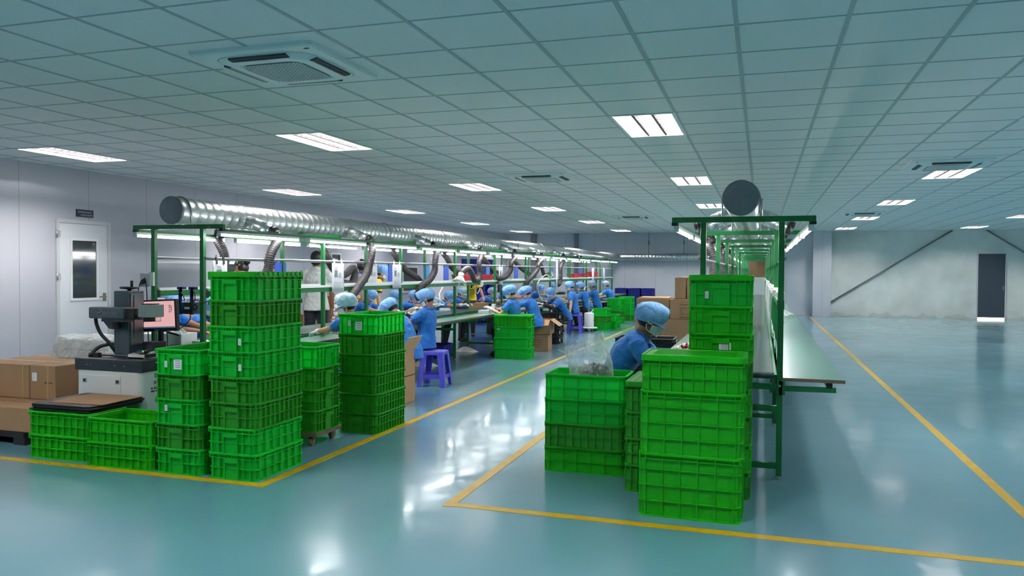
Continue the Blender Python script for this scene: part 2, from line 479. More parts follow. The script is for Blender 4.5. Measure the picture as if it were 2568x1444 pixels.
def make_cap(parent, hc, Rh, m, seed, puff=1.0, visor=True, lower=0.0):
    mb = MB(); n = 60
    prof = [(-.014, .083, .102), (-.002, .0845, .104), (.008, .092, .113), (.032, .099 * puff, .121 * puff), (.066, .103 * puff, .126 * puff),
            (.098, .099 * puff, .121 * puff), (.124, .084 * puff, .103 * puff), (.143, .060, .074), (.154, .032, .038), (.156, .01, .012)]
    rings = []
    for z, rx, ry in prof:
        ring = []
        for i in range(n):
            t = 2 * PI * i / n
            a = min(1, max(0, (z + .006) / .03)) * (1 if z < .138 else .3)
            k = 1 + ripple(t, z, seed) * a
            x = rx * math.cos(t) * k; y = ry * math.sin(t) * k - .012
            zz = z - lower + y * .16 + .006 * math.sin(5 * t + seed) * a
            ring.append(hc + Rh @ V((x, y, zz)))
        rings.append(ring)
    mb.loft(rings, 0, True, False)
    o = len(mb.v); mb.v.append(tuple(hc + Rh @ V((0, -.012, .157 - lower)))); base = o - n
    for i in range(n): mb.f.append([o, base + i, base + (i + 1) % n]); mb.m.append(0); mb.s.append(True)
    c = mb.build('cap', m, parent)
    so = c.modifiers.new('cloth', 'SOLIDIFY'); so.thickness = .003; so.offset = -1
    if visor:
        vb = MB(); A = []; B = []
        for i in range(15):
            t = R(18 + 144 * i / 14); w = math.sin(PI * i / 14) ** .6
            x0 = .084 * math.cos(t); y0 = .102 * math.sin(t) - .012
            A.append((x0, y0, .000 - lower + y0 * .16)); B.append((x0 * 1.06, y0 + .062 * w, .000 - lower + y0 * .16 - .024 * w))
        Mid = [((a[0] + b[0]) / 2 * 1.02, (a[1] + b[1]) / 2, (a[2] + b[2]) / 2 + .006) for a, b in zip(A, B)]
        vb.loft([[hc + Rh @ V(p) for p in r] for r in (A, Mid, B)], 0, True, False, False)
        v = vb.build('visor', m, c); s2 = v.modifiers.new('cloth', 'SOLIDIFY'); s2.thickness = .004
    return c

def make_mask(parent, hc, Rh, m):
    mb = MB(); rows = []
    for j in range(9):
        v = j / 8; z = -.002 - v * .098
        row = []
        for i in range(17):
            t = R(-78 + 156 * i / 16)
            br = .074 - .012 * v; bry = .092 - .012 * v + .014 * math.exp(-((v - .35) / .3) ** 2) * math.exp(-(t / .55) ** 2)
            x = (br + .004) * math.sin(t); y = (bry + .009) * math.cos(t) * (1 if abs(t) < 2 else 1)
            zz = z + .018 * (1 - v * 2) * (abs(t) / 1.36) ** 1.5 * -1
            row.append(hc + Rh @ V((x, y + .008, zz)))
        rows.append(row)
    mb.loft(rows, 0, True, False, False)
    for s in (-1, 1):
        for zt in (-.018, -.078):
            mb.tube([hc + Rh @ V((s * .077, .026, zt)), hc + Rh @ V((s * .084, 0, (zt - .01) * .9 + .01)), hc + Rh @ V((s * .086, -.018, -.012 + (.012 if zt > -.05 else -.02)))], .0022, 6)
    o = mb.build('face_mask', m, parent)
    so = o.modifiers.new('cloth', 'SOLIDIFY'); so.thickness = .0025; so.offset = 1
    return o

def head_off(lean, hp, hz, roll=0.):
    sp = lambda t: V((0, math.sin(lean * (.75 + t)) * t, hz + math.cos(lean * (.75 + t)) * t))
    hn = lean * .65 + hp * .42
    return sp(.50) + V((math.sin(roll) * .1, math.sin(hn) * .138, math.cos(hn) * .138))

def person(label, head, rz, lean=None, hp=.5, hyaw=0., sit=True, hands=None, shirt='polo', collar='polo_dark', cap='cap', mask='mask',
           skin='skin_b', hair='hair', gloves=(), sleeves=(), trousers='trouser', vox=.011, scale=.90, group=None, seat=.45, legs=True,
           puff=1.0, visor=True, knee_dx=.0, twist=0., curl=.5, cuff=None, bun=False, name='person', badge=False, longhair=False, z0=0., roll=0.):
    k = 1 / scale
    hz = (seat * k + .085) if sit else .93
    X, Y, Z = head
    if lean is None:     # how far the back bends so that the head sits at its height
        a, b = -.05, 1.25
        for _ in range(40):
            c = (a + b) / 2
            if head_off(c, hp, hz).z * scale + z0 > Z: a = c
            else: b = c
        lean = a
    ho = head_off(lean, hp, hz, roll) * scale
    x = X - (ho.x * math.cos(rz) - ho.y * math.sin(rz)); y = Y - (ho.x * math.sin(rz) + ho.y * math.cos(rz))
    P = thing(name, label, 'person', (x, y, z0), rz, group); P.scale = (scale,) * 3
    seed = (x * 7.3 + y * 3.1) % 6.28
    toloc = lambda w: Matrix.Rotation(-rz, 3, 'Z') @ (V(w) - V((x, y, z0))) * k
    hip = V((0, 0, hz))
    u = V((0, math.sin(lean), math.cos(lean)))
    Rt = Matrix.Rotation(twist, 3, 'Z')
    ux = Rt @ V((1, 0, 0))
    l2 = lean * 1.0
    def sp(t):  # slightly rounded back
        b = lean * (.75 + .5 * t / .5)
        return hip + V((0, math.sin(b) * t, math.cos(b) * t))
    waist, chest, shp, nb = sp(.16), sp(.33), sp(.458), sp(.50)
    hn = lean * .65 + hp * .42
    hc = nb + V((math.sin(roll) * .1, math.sin(hn) * .138, math.cos(hn) * .138))
    Rh = Matrix.Rotation(hyaw, 3, 'Z') @ Matrix.Rotation(roll, 3, 'Y') @ Matrix.Rotation(-hp, 3, 'X')
    body = MB()
    fw = V((0, math.cos(l2), -math.sin(l2)))
    tors = [(hip + V((0, 0, -.06)), .150, .105), (hip + V((0, 0, .02)), .162, .118), (waist, .138, .100), (chest, .160, .112), (shp - u * .03, .158, .098), (shp + u * .02, .125, .075), (nb, .065, .058)]
    body.tube([p for p, a, b in tors], [(a, b) for p, a, b in tors], 18, ref=(1, 0, 0))
    body.caps(nb - u * .03, hc + Rh @ V((0, -.02, -.06)), .056, .052, 12)
    body.ell(hc + Rh @ V((0, -.012, .03)), (.074, .093, .098), Rh)
    body.ell(hc + Rh @ V((0, .022, -.035)), (.064, .070, .078), Rh)
    body.ell(hc + Rh @ V((0, .045, -.078)), (.040, .042, .034), Rh, 12, 8)
    body.tube([hc + Rh @ V((0, .082, .018)), hc + Rh @ V((0, .098, -.006)), hc + Rh @ V((0, .103, -.020)), hc + Rh @ V((0, .088, -.030))], [.008, .011, .014, .010], 8)
    body.ell(hc + Rh @ V((0, .082, -.055)), (.022, .010, .009), Rh, 10, 6)
    body.ell(hc + Rh @ V((0, .072, .026)), (.056, .020, .012), Rh, 12, 6)
    for s in (-1, 1): body.ell(hc + Rh @ V((s * .076, -.006, -.006)), (.010, .020, .032), Rh, 10, 8)
    # arms
    sh = {s: shp + ux * (.172 * s) + u * -.012 for s in (-1, 1)}
    hands = hands or {}
    shirt_mb = MB(); parts = []
    tr = [(p, a + .017, b + .019) for p, a, b in tors[:6]] + [(nb - u * .012, .080, .072), (nb + u * .012, .066, .062)]
    if not sit: tr[0] = (hip + V((0, 0, -.10)), .200, .156)
    else: tr[0] = (hip + V((0, -.01, -.075)), .182, .140)
    shirt_mb.tube([p for p, a, b in tr], [(a, b) for p, a, b in tr], 22, ref=(1, 0, 0))
    skin_hands = []
    for s in (-1, 1):
        tgt = hands.get(s)
        if tgt is None: tgt = V((.22 * s, .30, .76 * k)) if sit else sh[s] + V((s * .06, .02, -.56))
        tgt = toloc(tgt) if s in hands else V(tgt)
        el, wr = ik(sh[s], tgt, .275, .245, V((s * .38, -.35, -.85)))
        body.tube([sh[s] - V((s * .03, 0, -.012)), sh[s] + (el - sh[s]) * .12, sh[s] + (el - sh[s]) * .55, el, el + (wr - el) * .35, wr], [.052, .051, .045, .038, .038, .027], 12)
        body.ell(el, (.037, .037, .037))
        d = (wr - el).normalized(); up = V((s * .15, 0, 1)) if abs(d.z) < .8 else V((s, 0, 0))
        f = .62
        q = sh[s] + (el - sh[s]) * f
        shirt_mb.tube([sh[s] - V((s * .06, 0, -.014)), sh[s] + (el - sh[s]) * .06, sh[s] + (el - sh[s]) * .3, q, q + (el - sh[s]) * .03], [.066, .069, .068, .066, .064], 14)
        if s in gloves:
            g = MB(); hand(g, wr + d * .004, d, up, -s if d.z > -.8 else s, curl, 1.08)
            g.tube([wr - d * .05, wr - d * .02, wr + d * .012], [.034, .033, .033], 14)
            parts.append((fuse(g, .0052, M['glove'], 'glove', 2), 'glove'))
            body.ell(wr + d * .03, (.02, .02, .02))
        else:
            hand(body, wr, d, up, -s if d.z > -.8 else s, curl, 1.0)
        if s in sleeves:
            g = MB(); a = el - (el - sh[s]).normalized() * .05
            g.tube([a, el, el + (wr - el) * .4, wr - d * .005], [.049, .047, .047, .036], 14)
            parts.append((fuse(g, .009, M['sleeve_black'], 'arm_sleeve', 4), 'arm_sleeve'))
        if cuff:
            g = MB(); e = (el - sh[s]).normalized(); g.tube([q - e * .004, q + e * .018], [.0685, .068], 18)
            parts.append((g.mesh('cuff', M[cuff]), 'cuff'))
    # legs
    tro = MB()
    tro.tube([hip + V((0, 0, -.09)), hip + V((0, 0, -.02)), hip + V((0, 0, .07))], [(.160, .122), (.166, .124), (.148, .108)], 18, ref=(1, 0, 0))
    sho = MB()
    for s in (-1, 1):
        hj = hip + V((.088 * s, .0, -.03))
        if sit:
            kn = V((.125 * s + knee_dx, .40, max(.46, hz - .06))); an = V((.12 * s + knee_dx, .34 + .03 * s, .09))
        else:
            kn = V((.095 * s, .03, .49)); an = V((.10 * s, -.02, .085))
        body.tube([hj, hj + (kn - hj) * .5, kn, kn + (an - kn) * .3, an], [.082, .072, .054, .056, .038], 12)
        body.ell(an + V((0, .06, -.05)), (.04, .11, .035))
        tro.tube([hj, hj + (kn - hj) * .5, kn + (kn - hj).normalized() * .01], [.098, .086, .070], 14)
        tro.ell(kn, (.070, .070, .070))
        tro.tube([kn, kn + (an - kn) * .3, an + V((0, 0, -.01))], [.068, .068, .056], 14)
        sho.ell(an + V((0, .055, -.048)), (.047, .125, .040)); sho.tube([an + V((0, -.01, .0)), an + V((0, .0, -.05))], [.045, .05], 12)
        if sho.v:
            for i in range(len(sho.v)):
                if sho.v[i][2] < .002: sho.v[i] = (sho.v[i][0], sho.v[i][1], .002)
    bm_ = fuse(body, vox, M[skin], 'body', 5)
    bm_.materials.append(M['eye'])
    bo = put(bm_, 'body', P)
    em = MB()
    for s in (-1, 1):
        em.ell(hc + Rh @ V((s * .030, .078, .006)), (.013, .008, .0055), Rh, 10, 6)
        em.ell(hc + Rh @ V((s * .032, .083, .024)), (.018, .007, .0035), Rh, 10, 5)
    put(em.mesh('eyes', M['eye']), 'eyes', P)
    so = put(fuse(shirt_mb, max(vox, .009), M[shirt], 'shirt', 5, .026, .13), 'shirt', P)
    if collar:
        g = MB(); rg = []
        nd = (hc - nb).normalized()
        for t_, ra, rb in ((-.006, .078, .070), (.028, .068, .062), (.030, .072, .066), (-.012, .090, .080)):
            rg.append([nb + nd * (t_ - .01 * math.sin(a)) + ux * ra * math.cos(a) + fw * rb * math.sin(a) for a in [2 * PI * i / 24 for i in range(24)]])
        g.loft(rg, 0, True, False)
        pl_ = [nb + fw * .075 + u * -.03, chest + fw * .135 + u * .02]
        g.bar(pl_[0], pl_[1], .034, .012)
        put(g.mesh('collar', M[collar]), 'collar', P)
    if legs:
        put(fuse(tro, max(vox, .011), M[trousers], 'trousers', 5, .012, .1), 'trousers', P)
        put(fuse(sho, .012, M['shoe'], 'shoes', 3), 'shoes', P)
    hb = MB()
    if cap:
        hb.ell(hc + Rh @ V((0, -.022, .008)), (.0805, .090, .085), Rh, 22, 14)
        if bun or longhair:
            hb.ell(hc + Rh @ V((0, -.10, -.05)), (.05, .04, .05), Rh, 14, 8)
    else:
        hb.ell(hc + Rh @ V((0, -.020, .040)), (.085, .098, .098), Rh, 24, 16)
        hb.ell(hc + Rh @ V((0, -.045, -.015)), (.079, .072, .075), Rh, 18, 10)
        if bun: hb.ell(hc + Rh @ V((0, -.135, .02)), (.042, .045, .042), Rh, 14, 8)
    put(hb.mesh('hair', M[hair]), 'hair', P)
    if cap: make_cap(P, hc, Rh, M[cap], seed, puff, visor)
    if mask: make_mask(P, hc, Rh, M[mask])
    for me, nm in parts: put(me, nm, P)
    if badge:
        g = MB(); g.box(chest + fw * .14 + ux * .07 + u * .01, (.055, .004, .085), Matrix.Rotation(-lean, 3, 'X'))
        put(g.mesh('name_badge', M['paper']), 'name_badge', P)
    return P, sh
# ------------------------------------------------------------------ everyone in the hall
W_ = HALF = PI / 2
def near(label, X, Y, Z, **k): return person(label, (X, Y, Z), W_ + k.pop('turn', 0), **k)
def far(label, X, Y, Z, **k): return person(label, (X, Y, Z), -W_ + k.pop('turn', 0), **k)
G = 'workers at the busy workbench'
near('person in pale cap and blue polo, gloved hands on the bench by the six-crate stack', -4.20, 7.36, 1.09, cap='cap_pale', gloves=(-1, 1), hands={1: (-4.56, 7.62, .79), -1: (-4.60, 7.40, .79)}, hp=.25, skin='skin_b', group=G, vox=.009, hyaw=.25)
near('person in blue cap bowing deeply behind the six-crate stack', -4.08, 8.15, 1.01, hp=.95, turn=-.25, hands={1: (-4.5, 8.4, .80), -1: (-4.5, 8.1, .80)}, skin='skin_a', group=G, puff=1.05, mask=None)
near('person in blue cap with black sleeve and white gloves seated on the violet stool', -4.10, 9.22, 1.105, sleeves=(1, -1), gloves=(1, -1), hands={1: (-4.46, 9.32, .89), -1: (-4.44, 9.08, .92)}, hp=.45, skin='skin_b', group=G, vox=.009, puff=1.08, mask='mask', hyaw=.1)
near('person in blue cap with gloved hands on white boxes behind the lidded crates', -4.10, 12.72, 1.09, gloves=(1, -1), hands={1: (-4.44, 12.80, .82), -1: (-4.40, 12.56, .82)}, hp=.4, skin='skin_a', group=G, puff=1.1)
near('person in blue cap and black sleeves leaning beside the lidded crates', -4.08, 13.60, 1.06, sleeves=(1, -1), hands={1: (-4.5, 13.75, .80), -1: (-4.48, 13.45, .80)}, hp=.6, skin='skin_a', group=G, puff=1.15, mask='mask_pink')
near('person in blue cap and pink mask turned to the camera with black sleeves', -4.12, 15.55, 1.0, sleeves=(1, -1), gloves=(1, -1), hands={1: (-4.45, 15.35, .80), -1: (-4.2, 15.15, .80)}, hp=.35, hyaw=.75, turn=.6, skin='skin_a', group=G, mask='mask_pink', vox=.009)
near('person in blue cap perched on the stool, one gloved arm hanging', -4.36, 18.2, 1.10, gloves=(-1,), hands={-1: (-4.30, 17.92, .46), 1: (-4.65, 18.3, .82)}, hp=.4, skin='skin_a', group=G, turn=.1, seat=.46, curl=.25)
near('person in blue cap behind the perched one, badge on chest', -4.45, 19.75, 1.06, hp=.3, hands={1: (-4.75, 19.9, .8), -1: (-4.75, 19.6, .8)}, skin='skin_b', group=G, badge=True)
near('person in grey cap holding a gloved hand to the face', -4.35, 20.7, 1.08, cap='cap_grey', gloves=(-1,), hands={-1: (-4.54, 20.57, 1.0), 1: (-4.7, 20.9, .80)}, hp=.2, skin='skin_b', group=G, mask=None, badge=True, turn=.15, curl=.3)
near('person in pale grey cap farthest along the aisle side', -4.40, 22.95, 1.06, cap='cap_grey', hp=.3, hands={1: (-4.75, 23.0, .8), -1: (-4.75, 22.7, .8)}, skin='skin_a', group=G)
far('person in blue cap bending over the bench end behind the monitor', -6.10, 6.95, 1.08, hp=.9, hands={1: (-5.75, 6.95, .80), -1: (-5.70, 7.15, .80)}, skin='skin_b', group=G, mask=None, puff=1.1)
far('person in blue cap half hidden behind the eight-crate stack', -6.18, 7.65, 1.02, hp=.5, hands={1: (-5.75, 7.45, .80), -1: (-5.75, 7.75, .80)}, skin='skin_b', group=G)
far('person in blue cap partly hidden by a bench post, across from the bowing worker', -5.98, 11.2, 1.04, hp=.7, hands={1: (-5.6, 11.1, .80), -1: (-5.6, 11.4, .80)}, skin='skin_a', group=G, mask=None)
far('person with auburn hair under a blue cap and white mask', -5.80, 11.75, 1.00, hp=.35, hyaw=-.25, hands={1: (-5.5, 11.6, .80), -1: (-5.5, 11.9, .80)}, skin='skin_a', hair='hair_red', group=G, longhair=True)
far('person in blue cap and pink mask across from the stool worker', -5.9, 12.72, .98, hp=.3, hyaw=-.35, gloves=(1, -1), hands={1: (-5.55, 12.7, .86), -1: (-5.55, 12.95, .84)}, skin='skin_b', mask='mask_pink', group=G)
far('person in visored blue cap leaning with gloved hands across the bench', -5.74, 13.95, .94, hp=.55, hyaw=.0, gloves=(1, -1), hands={1: (-5.30, 13.75, .82), -1: (-5.28, 14.0, .82)}, skin='skin_b', group=G)
far('person in pale cap bent over the blue tray', -5.92, 15.1, 1.00, hp=.35, cap='cap_pale', hands={1: (-5.45, 14.95, .80), -1: (-5.45, 15.25, .80)}, skin='skin_b', group=G, sleeves=(1, -1))
person('person in yellow polo leaning on the bench with straight arms', (-6.0, 15.9, 1.30), R(-150), sit=False, hp=.5, shirt='yellow', collar='black', cap=None, mask=None, hands={1: (-6.02, 15.4, .80), -1: (-5.60, 15.62, .80)}, skin='skin_b', cuff='black', group='people in yellow shirts', scale=.94)
far('person in grey cap with blue polo beyond the yellow-shirted person', -5.95, 17.1, .95, cap='cap_grey', hp=.3, hands={1: (-5.6, 17.0, .80), -1: (-5.6, 17.3, .80)}, skin='skin_a', group=G)
far('person in blue cap behind the gloved worker, mostly hidden', -6.0, 18.4, 1.06, hp=.5, hands={1: (-5.6, 18.3, .80), -1: (-5.6, 18.6, .80)}, skin='skin_b', group=G)
far('person in blue cap facing the aisle from the wall side, far along', -5.92, 21.1, .96, hp=.3, hands={1: (-5.3, 20.95, .82), -1: (-5.5, 21.3, .80)}, skin='skin_a', group=G)
far('person in blue cap farthest along the wall side', -5.95, 22.8, 1.0, hp=.5, hands={1: (-5.5, 22.7, .80), -1: (-5.5, 22.9, .80)}, skin='skin_a', group=G, sleeves=(1, -1))
# standing people beyond the bench
person('person in off white polo and dark trousers standing with back turned', (-6.42, 10.35, 1.65), R(25), lean=.06, hp=.1, hyaw=-.1, sit=False, shirt='shirt_white', collar='shirt_white', cap=None, mask=None, skin='skin_c', scale=1.03, group='people standing beyond the bench', vox=.009, hands={-1: (-6.84, 10.15, .86)}, curl=.35)
person('person in grey shirt standing with the head behind a ribbed hose', (-7.0, 12.8, 1.51), R(20), lean=.05, hp=.2, sit=False, shirt='shirt_grey', collar='polo_dark', cap=None, mask=None, skin='skin_c', scale=.98, group='people standing beyond the bench')
person('person with dark hair in a bun standing behind the eight-crate stack', (-6.35, 8.45, 1.46), R(75), lean=.12, hp=.6, sit=False, shirt='shirt_grey', collar='shirt_grey', cap=None, mask=None, skin='skin_b', scale=.95, group='people standing beyond the bench', bun=True, roll=.25)
person('person in black shirt hidden behind the first thick hose', (-6.9, 9.85, 1.52), R(200), lean=.05, hp=.3, sit=False, shirt='shirt_black', collar='shirt_black', cap=None, mask=None, skin='skin_b', scale=.98, group='people standing beyond the bench')
person('person in yellow polo with blue cap and white mask standing beyond the bench', (-6.35, 12.35, 1.38), R(-60), lean=.3, hp=.3, sit=False, shirt='yellow', collar='black', cap='cap', mask='mask', skin='skin_a', scale=.93, group='people in yellow shirts', cuff='black')
person('person in yellow polo at the picture edge, only the bare arm in view', (-8.0, 6.18, 1.58), -W_, lean=.1, hp=.3, sit=False, shirt='yellow', collar='black', cap=None, mask=None, skin='skin_c', scale=1.0, group='people in yellow shirts', cuff='black', vox=.007, hands={1: (-7.37, 5.98, .85)}, curl=.6)
# lone worker at the quiet bench
person('person in light blue cap, mask and blue polo sorting at the quiet workbench', (-.845, 6.30, 1.075), -W_ + .05, hp=.42, hyaw=.05, hands={1: (-.62, 6.26, .80), -1: (-.60, 6.58, .80)}, skin='skin_c', mask='mask_grey', vox=.007, group=None, puff=1.06, scale=1.0, seat=.44)
stool_needed = True
# ------------------------------------------------------------------ stacking crates
CW, CD, CP = .61, .41, .178      # long side, short side, stacking pitch

def crate_mesh(h, m, bays, L=CW, W=CD, rows=2, name='crate'):
    """ribbed stacking crate: flanged rim and foot, tapered wall, grid of ribs outside, open top"""
    mb = MB(); rd = .045; k = 5
    prof = [(.004, .012), (0, .010), (0, .003), (.007, .003), (.009, .020), (h - .030, .018), (h - .012, .013), (h - .011, .001), (h - .002, .001), (h, .004), (h, .016), (h - .003, .0185), (h - .028, .0195)]
    mb.loft([rrect(L - 2 * o, W - 2 * o, max(rd - o, .01), z, k) for z, o in prof], 0, False, False)
    n0 = 4 * k; mb.f.append(list(range(n0))[::-1]); mb.m.append(0); mb.s.append(False)
    # smooth only the rounded corners: flat shading with many corner faces reads well at this size
    def band(z, t, out):
        a = rrect(L - 2 * out, W - 2 * out, rd - out, z - t / 2, k); b = rrect(L - 2 * out, W - 2 * out, rd - out, z + t / 2, k)
        c = rrect(L - .042, W - .042, rd - .021, z + t / 2, k); d = rrect(L - .042, W - .042, rd - .021, z - t / 2, k)
        mb.loft([d, a, b, c], 0, False, False)
    band(h - .033, .005, .003)
    zr = [h * (i + 1) / rows - (.012 if rows == 2 else 0) for i in range(rows - 1)]
    for z in zr: band(z, .0055, .004)
    z0, z1 = .008, h - .011
    for sy in (-1, 1):
        for i in range(bays + 1):
            xx = -L / 2 + .05 + (L - .10) * i / bays
            mb.box((xx, sy * (W / 2 - .0125), (z0 + z1) / 2), (.0055, .017, z1 - z0))
    for sx in (-1, 1):
        ys = [-.155, -.115, .115, .155] if bays > 6 else [-.155, -.10, .10, .155]
        for yy in ys:
            mb.box((sx * (L / 2 - .0125), yy * W / .41, (z0 + z1) / 2), (.017, .0055, z1 - z0))
    # corner lugs under the rim
    for sx in (-1, 1):
        for sy in (-1, 1):
            mb.box((sx * (L / 2 - .017), sy * (W / 2 - .017), h - .018), (.012, .012, .034), Matrix.Rotation(R(45), 3, 'Z'))
    return mb.mesh(name, m)

def handle_mesh(h, m, W=CD):
    """grip ledge with side cheeks and a plain panel below it (on the +x end)"""
    mb = MB(); x = CW / 2
    mb.box((x - .004, 0, h - .048), (.022, .115, .030))
    mb.box((x - .014, 0, (h - .06) / 2 + .004), (.010, .105, h - .07))
    for s in (-1, 1): mb.box((x - .008, s * .055, h / 2 - .012), (.016, .007, h - .03))
    for i in range(5): mb.box((x - .006, -.045 + .0225 * i, h - .022), (.012, .004, .016))
    return mb.mesh('handle', m)

def lid_mesh(m, h=.018, scallop=False):
    mb = MB(); L, W = CW + .006, CD + .006
    prof = [(-.014, -.002), (-.014, .002), (h, .002), (h + .004, .007), (h + .004, .022), (h - .002, .026), (h - .002, .06)]
    rings = [rrect(L - 2 * o, W - 2 * o, .045 - min(o, .03), z, 5) for z, o in prof]
    mb.loft(rings, 0, False, True)
    for i in range(9):
        y = -W / 2 + .06 + (W - .12) * i / 8
        mb.box((0, y, h - .0005), (L - .13, .006, .003))
    if scallop:
        for i in range(10):
            mb.cyl((-L / 2 + .06 + (L - .12) * i / 9, W / 2 - .004, h - .009), (-L / 2 + .06 + (L - .12) * i / 9, W / 2 + .005, h - .009), .017, None, 10)
    return mb.mesh('lid', m)

CR = {}
def proto(key, h, m, bays, rows=2, W=CD):
    CR[key] = (crate_mesh(h, M[m], bays, CW, W, rows), handle_mesh(h, M[m], W), M[m], h)
proto('A', CP + .004, 'crate_a', 6)      # bright, six bays
proto('B', CP + .004, 'crate_b', 9)      # olive, nine bays
proto('C', CP + .004, 'crate_c', 8)      # leaf green, eight bays
proto('D', CP + .004, 'crate_c', 5)      # leaf green, five bays
proto('T', .380, 'crate_c', 5, 4)        # tall crate
proto('H', .200, 'crate_c', 8)
proto('E', CP + .004, 'crate_a', 5)
proto('K', .160, 'black_crate', 7)
proto('N', CP + .004, 'navy_crate', 6)
LIDS = {k: lid_mesh(M[m]) for k, m in (('A', 'crate_a'), ('B', 'crate_b'), ('C', 'crate_c'))}
LID_S = lid_mesh(M['crate_c'], .018, True)

def put_mesh(me, name, parent, loc=(0, 0, 0), rz=0):
    o = bpy.data.objects.new(name, me); COL.objects.link(o); o.parent = parent; o.location = loc; o.rotation_euler = (0, 0, rz); return o

def crate(kind, label, x, y, z, rz, group, lid=None, cards=(), name='plastic_crate', cat='crate', handles=True):
    me, hm, m, h = CR[kind]
    t = thing(name, label, cat, (x, y, z), rz, group)
    put_mesh(me, 'shell', t)
    if handles:
        put_mesh(hm, 'handle', t); put_mesh(hm, 'handle', t, (0, 0, 0), PI)
    if lid: put_mesh(lid, 'lid', t, (0, 0, h))
    for side, u, zc, w, hh, big in cards:     # small printed cards in the wall pockets; side 'x' = short end, 'y' = long side
        g = MB()
        if side == 'x': g.box((-CW / 2 + .003, u, zc), (.003, w, hh))
        elif side == 'X': g.box((CW / 2 - .003, u, zc), (.003, w, hh))
        else: g.box((u, -CD / 2 + .003, zc), (w, .003, hh))
        for q in range(4):
            o_ = zc + hh * (.3 - .2 * q)
            if side in 'xX': g.box(((-1 if side == 'x' else 1) * (CW / 2 - .0012), u, o_), (.001, w * .6, hh * .06), None, 1)
            else: g.box((u, -CD / 2 + .0012, o_), (w * .6, .001, hh * .06), None, 1)
        g.build('label_card', [M['paper'], M['print_grey']], t)
    return t

def stack(kinds, x, y, rz, desc, group, z=0, lid=None, cards={}, jit=.006, cat='crate', colour='green', pitch=None, name='plastic_crate', handles=True):
    n = len(kinds); out = []
    for i, k in enumerate(kinds):
        pos = 'only crate' if n == 1 else ('bottom crate' if i == 0 else ('top crate' if i == n - 1 else ORD[i] + ' crate up'))
        tone = {'A': 'bright green', 'B': 'olive green', 'C': 'leaf green', 'D': 'leaf green', 'E': 'bright green', 'T': 'tall leaf green', 'H': 'leaf green', 'K': 'black', 'N': 'navy'}[k]
        lb = f'{tone} {pos} {desc}' if n == 1 or True else ''
        hh = CR[k][3]
        random.seed(hash_(x, y, i))
        jx, jy, jr = random.uniform(-jit, jit), random.uniform(-jit, jit), random.uniform(-.012, .012)
        t = crate(k, lb, x + jx, y + jy, z, rz + jr, group, lid if i == n - 1 else None, cards.get(i, ()), name, cat, handles)
        z += hh - (.004 if hh < .3 else .004)
        out.append(t)
    return out
def hash_(x, y, i): return int(abs(x * 1000) + abs(y * 7777) + i * 131)
HALF = PI / 2
card_s = ('X', .085, .075, .022, .045, 0)
card_t = ('X', .085, .115, .022, .045, 0)
# ------------------------------------------------------------------ room shell
ZC = 2.895
XL, XR, YB, YF = -9.42, 13.0, 28.75, -6.5
GX, GY, TS = -1.355, 4.70, .6
struct('floor', MB().b2(XL - .3, XR + .3, YF - .3, YB + .3, -.1, 0), M['floor'], 'glossy blue-green painted floor')
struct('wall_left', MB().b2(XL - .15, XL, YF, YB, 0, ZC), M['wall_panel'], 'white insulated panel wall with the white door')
PX = 1.67
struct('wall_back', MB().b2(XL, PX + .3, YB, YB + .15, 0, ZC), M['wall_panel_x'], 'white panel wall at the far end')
struct('wall_far', MB().b2(PX + .2, XR, YB, YB + .2, 0, ZC), M['wall_plaster'], 'stained plaster wall with the slate door')
struct('wall_right', MB().b2(XR, XR + .15, YF, YB, 0, ZC), M['wall_plaster'], 'plain plaster side wall')
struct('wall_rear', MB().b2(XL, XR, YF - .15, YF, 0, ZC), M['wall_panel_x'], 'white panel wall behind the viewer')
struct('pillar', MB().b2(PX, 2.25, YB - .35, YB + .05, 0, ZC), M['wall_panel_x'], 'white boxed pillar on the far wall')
pl = MB()
for x0, x1 in ((-8.42, -8.22), (-6.72, -6.58)): pl.b2(x0, x1, YB - .12, YB + .02, 0, ZC)
struct('trim_1', pl, M['galv_dark'], 'dark steel columns in the far corner')
sk = MB()
sk.b2(XL, XL + .012, YF, YB, 0, .06); sk.b2(XL, PX, YB - .012, YB, 0, .06)
struct('baseboard_left', sk, M['door_frame'], 'low aluminium wall base')

light_cells = set(); LIGHTS = []
for ci, c in enumerate((-12, -6, 0, 6, 12, 18)):
    for ri, r in enumerate((-12, -4, 4, 12, 20, 28, 36)):  # first two rows are out of view, added only for illumination
        LIGHTS.append((c, r, ci, ri)); light_cells.add((c, r)); light_cells.add((c, r + 1))
cm = MB()
c0, c1 = int((XL - GX) / TS) - 1, int((XR - GX) / TS) + 1
r0, r1 = int((YF - GY) / TS) - 1, int((YB - GY) / TS) + 1
for c in range(c0, c1 + 1):
    for r in range(r0, r1 + 1):
        if (c, r) in light_cells: continue
        xa, xb = max(GX + c * TS, XL), min(GX + (c + 1) * TS, XR); ya, yb = max(GY + r * TS, YF), min(GY + (r + 1) * TS, YB)
        if xb - xa < .01 or yb - ya < .01: continue
        cm.add([(xa, ya, ZC), (xb, ya, ZC), (xb, yb, ZC), (xa, yb, ZC)], [(0, 3, 2, 1)])
cm.b2(XL, XR, YF, YB, ZC + .16, ZC + .2)
struct('ceiling', cm, M['ceiling'], 'suspended ceiling of pale square tiles')
tb = MB()
for c in range(c0 + 1, c1 + 1):
    x = GX + c * TS
    if XL < x < XR: tb.b2(x - .013, x + .013, YF, YB, ZC - .004, ZC + .002)
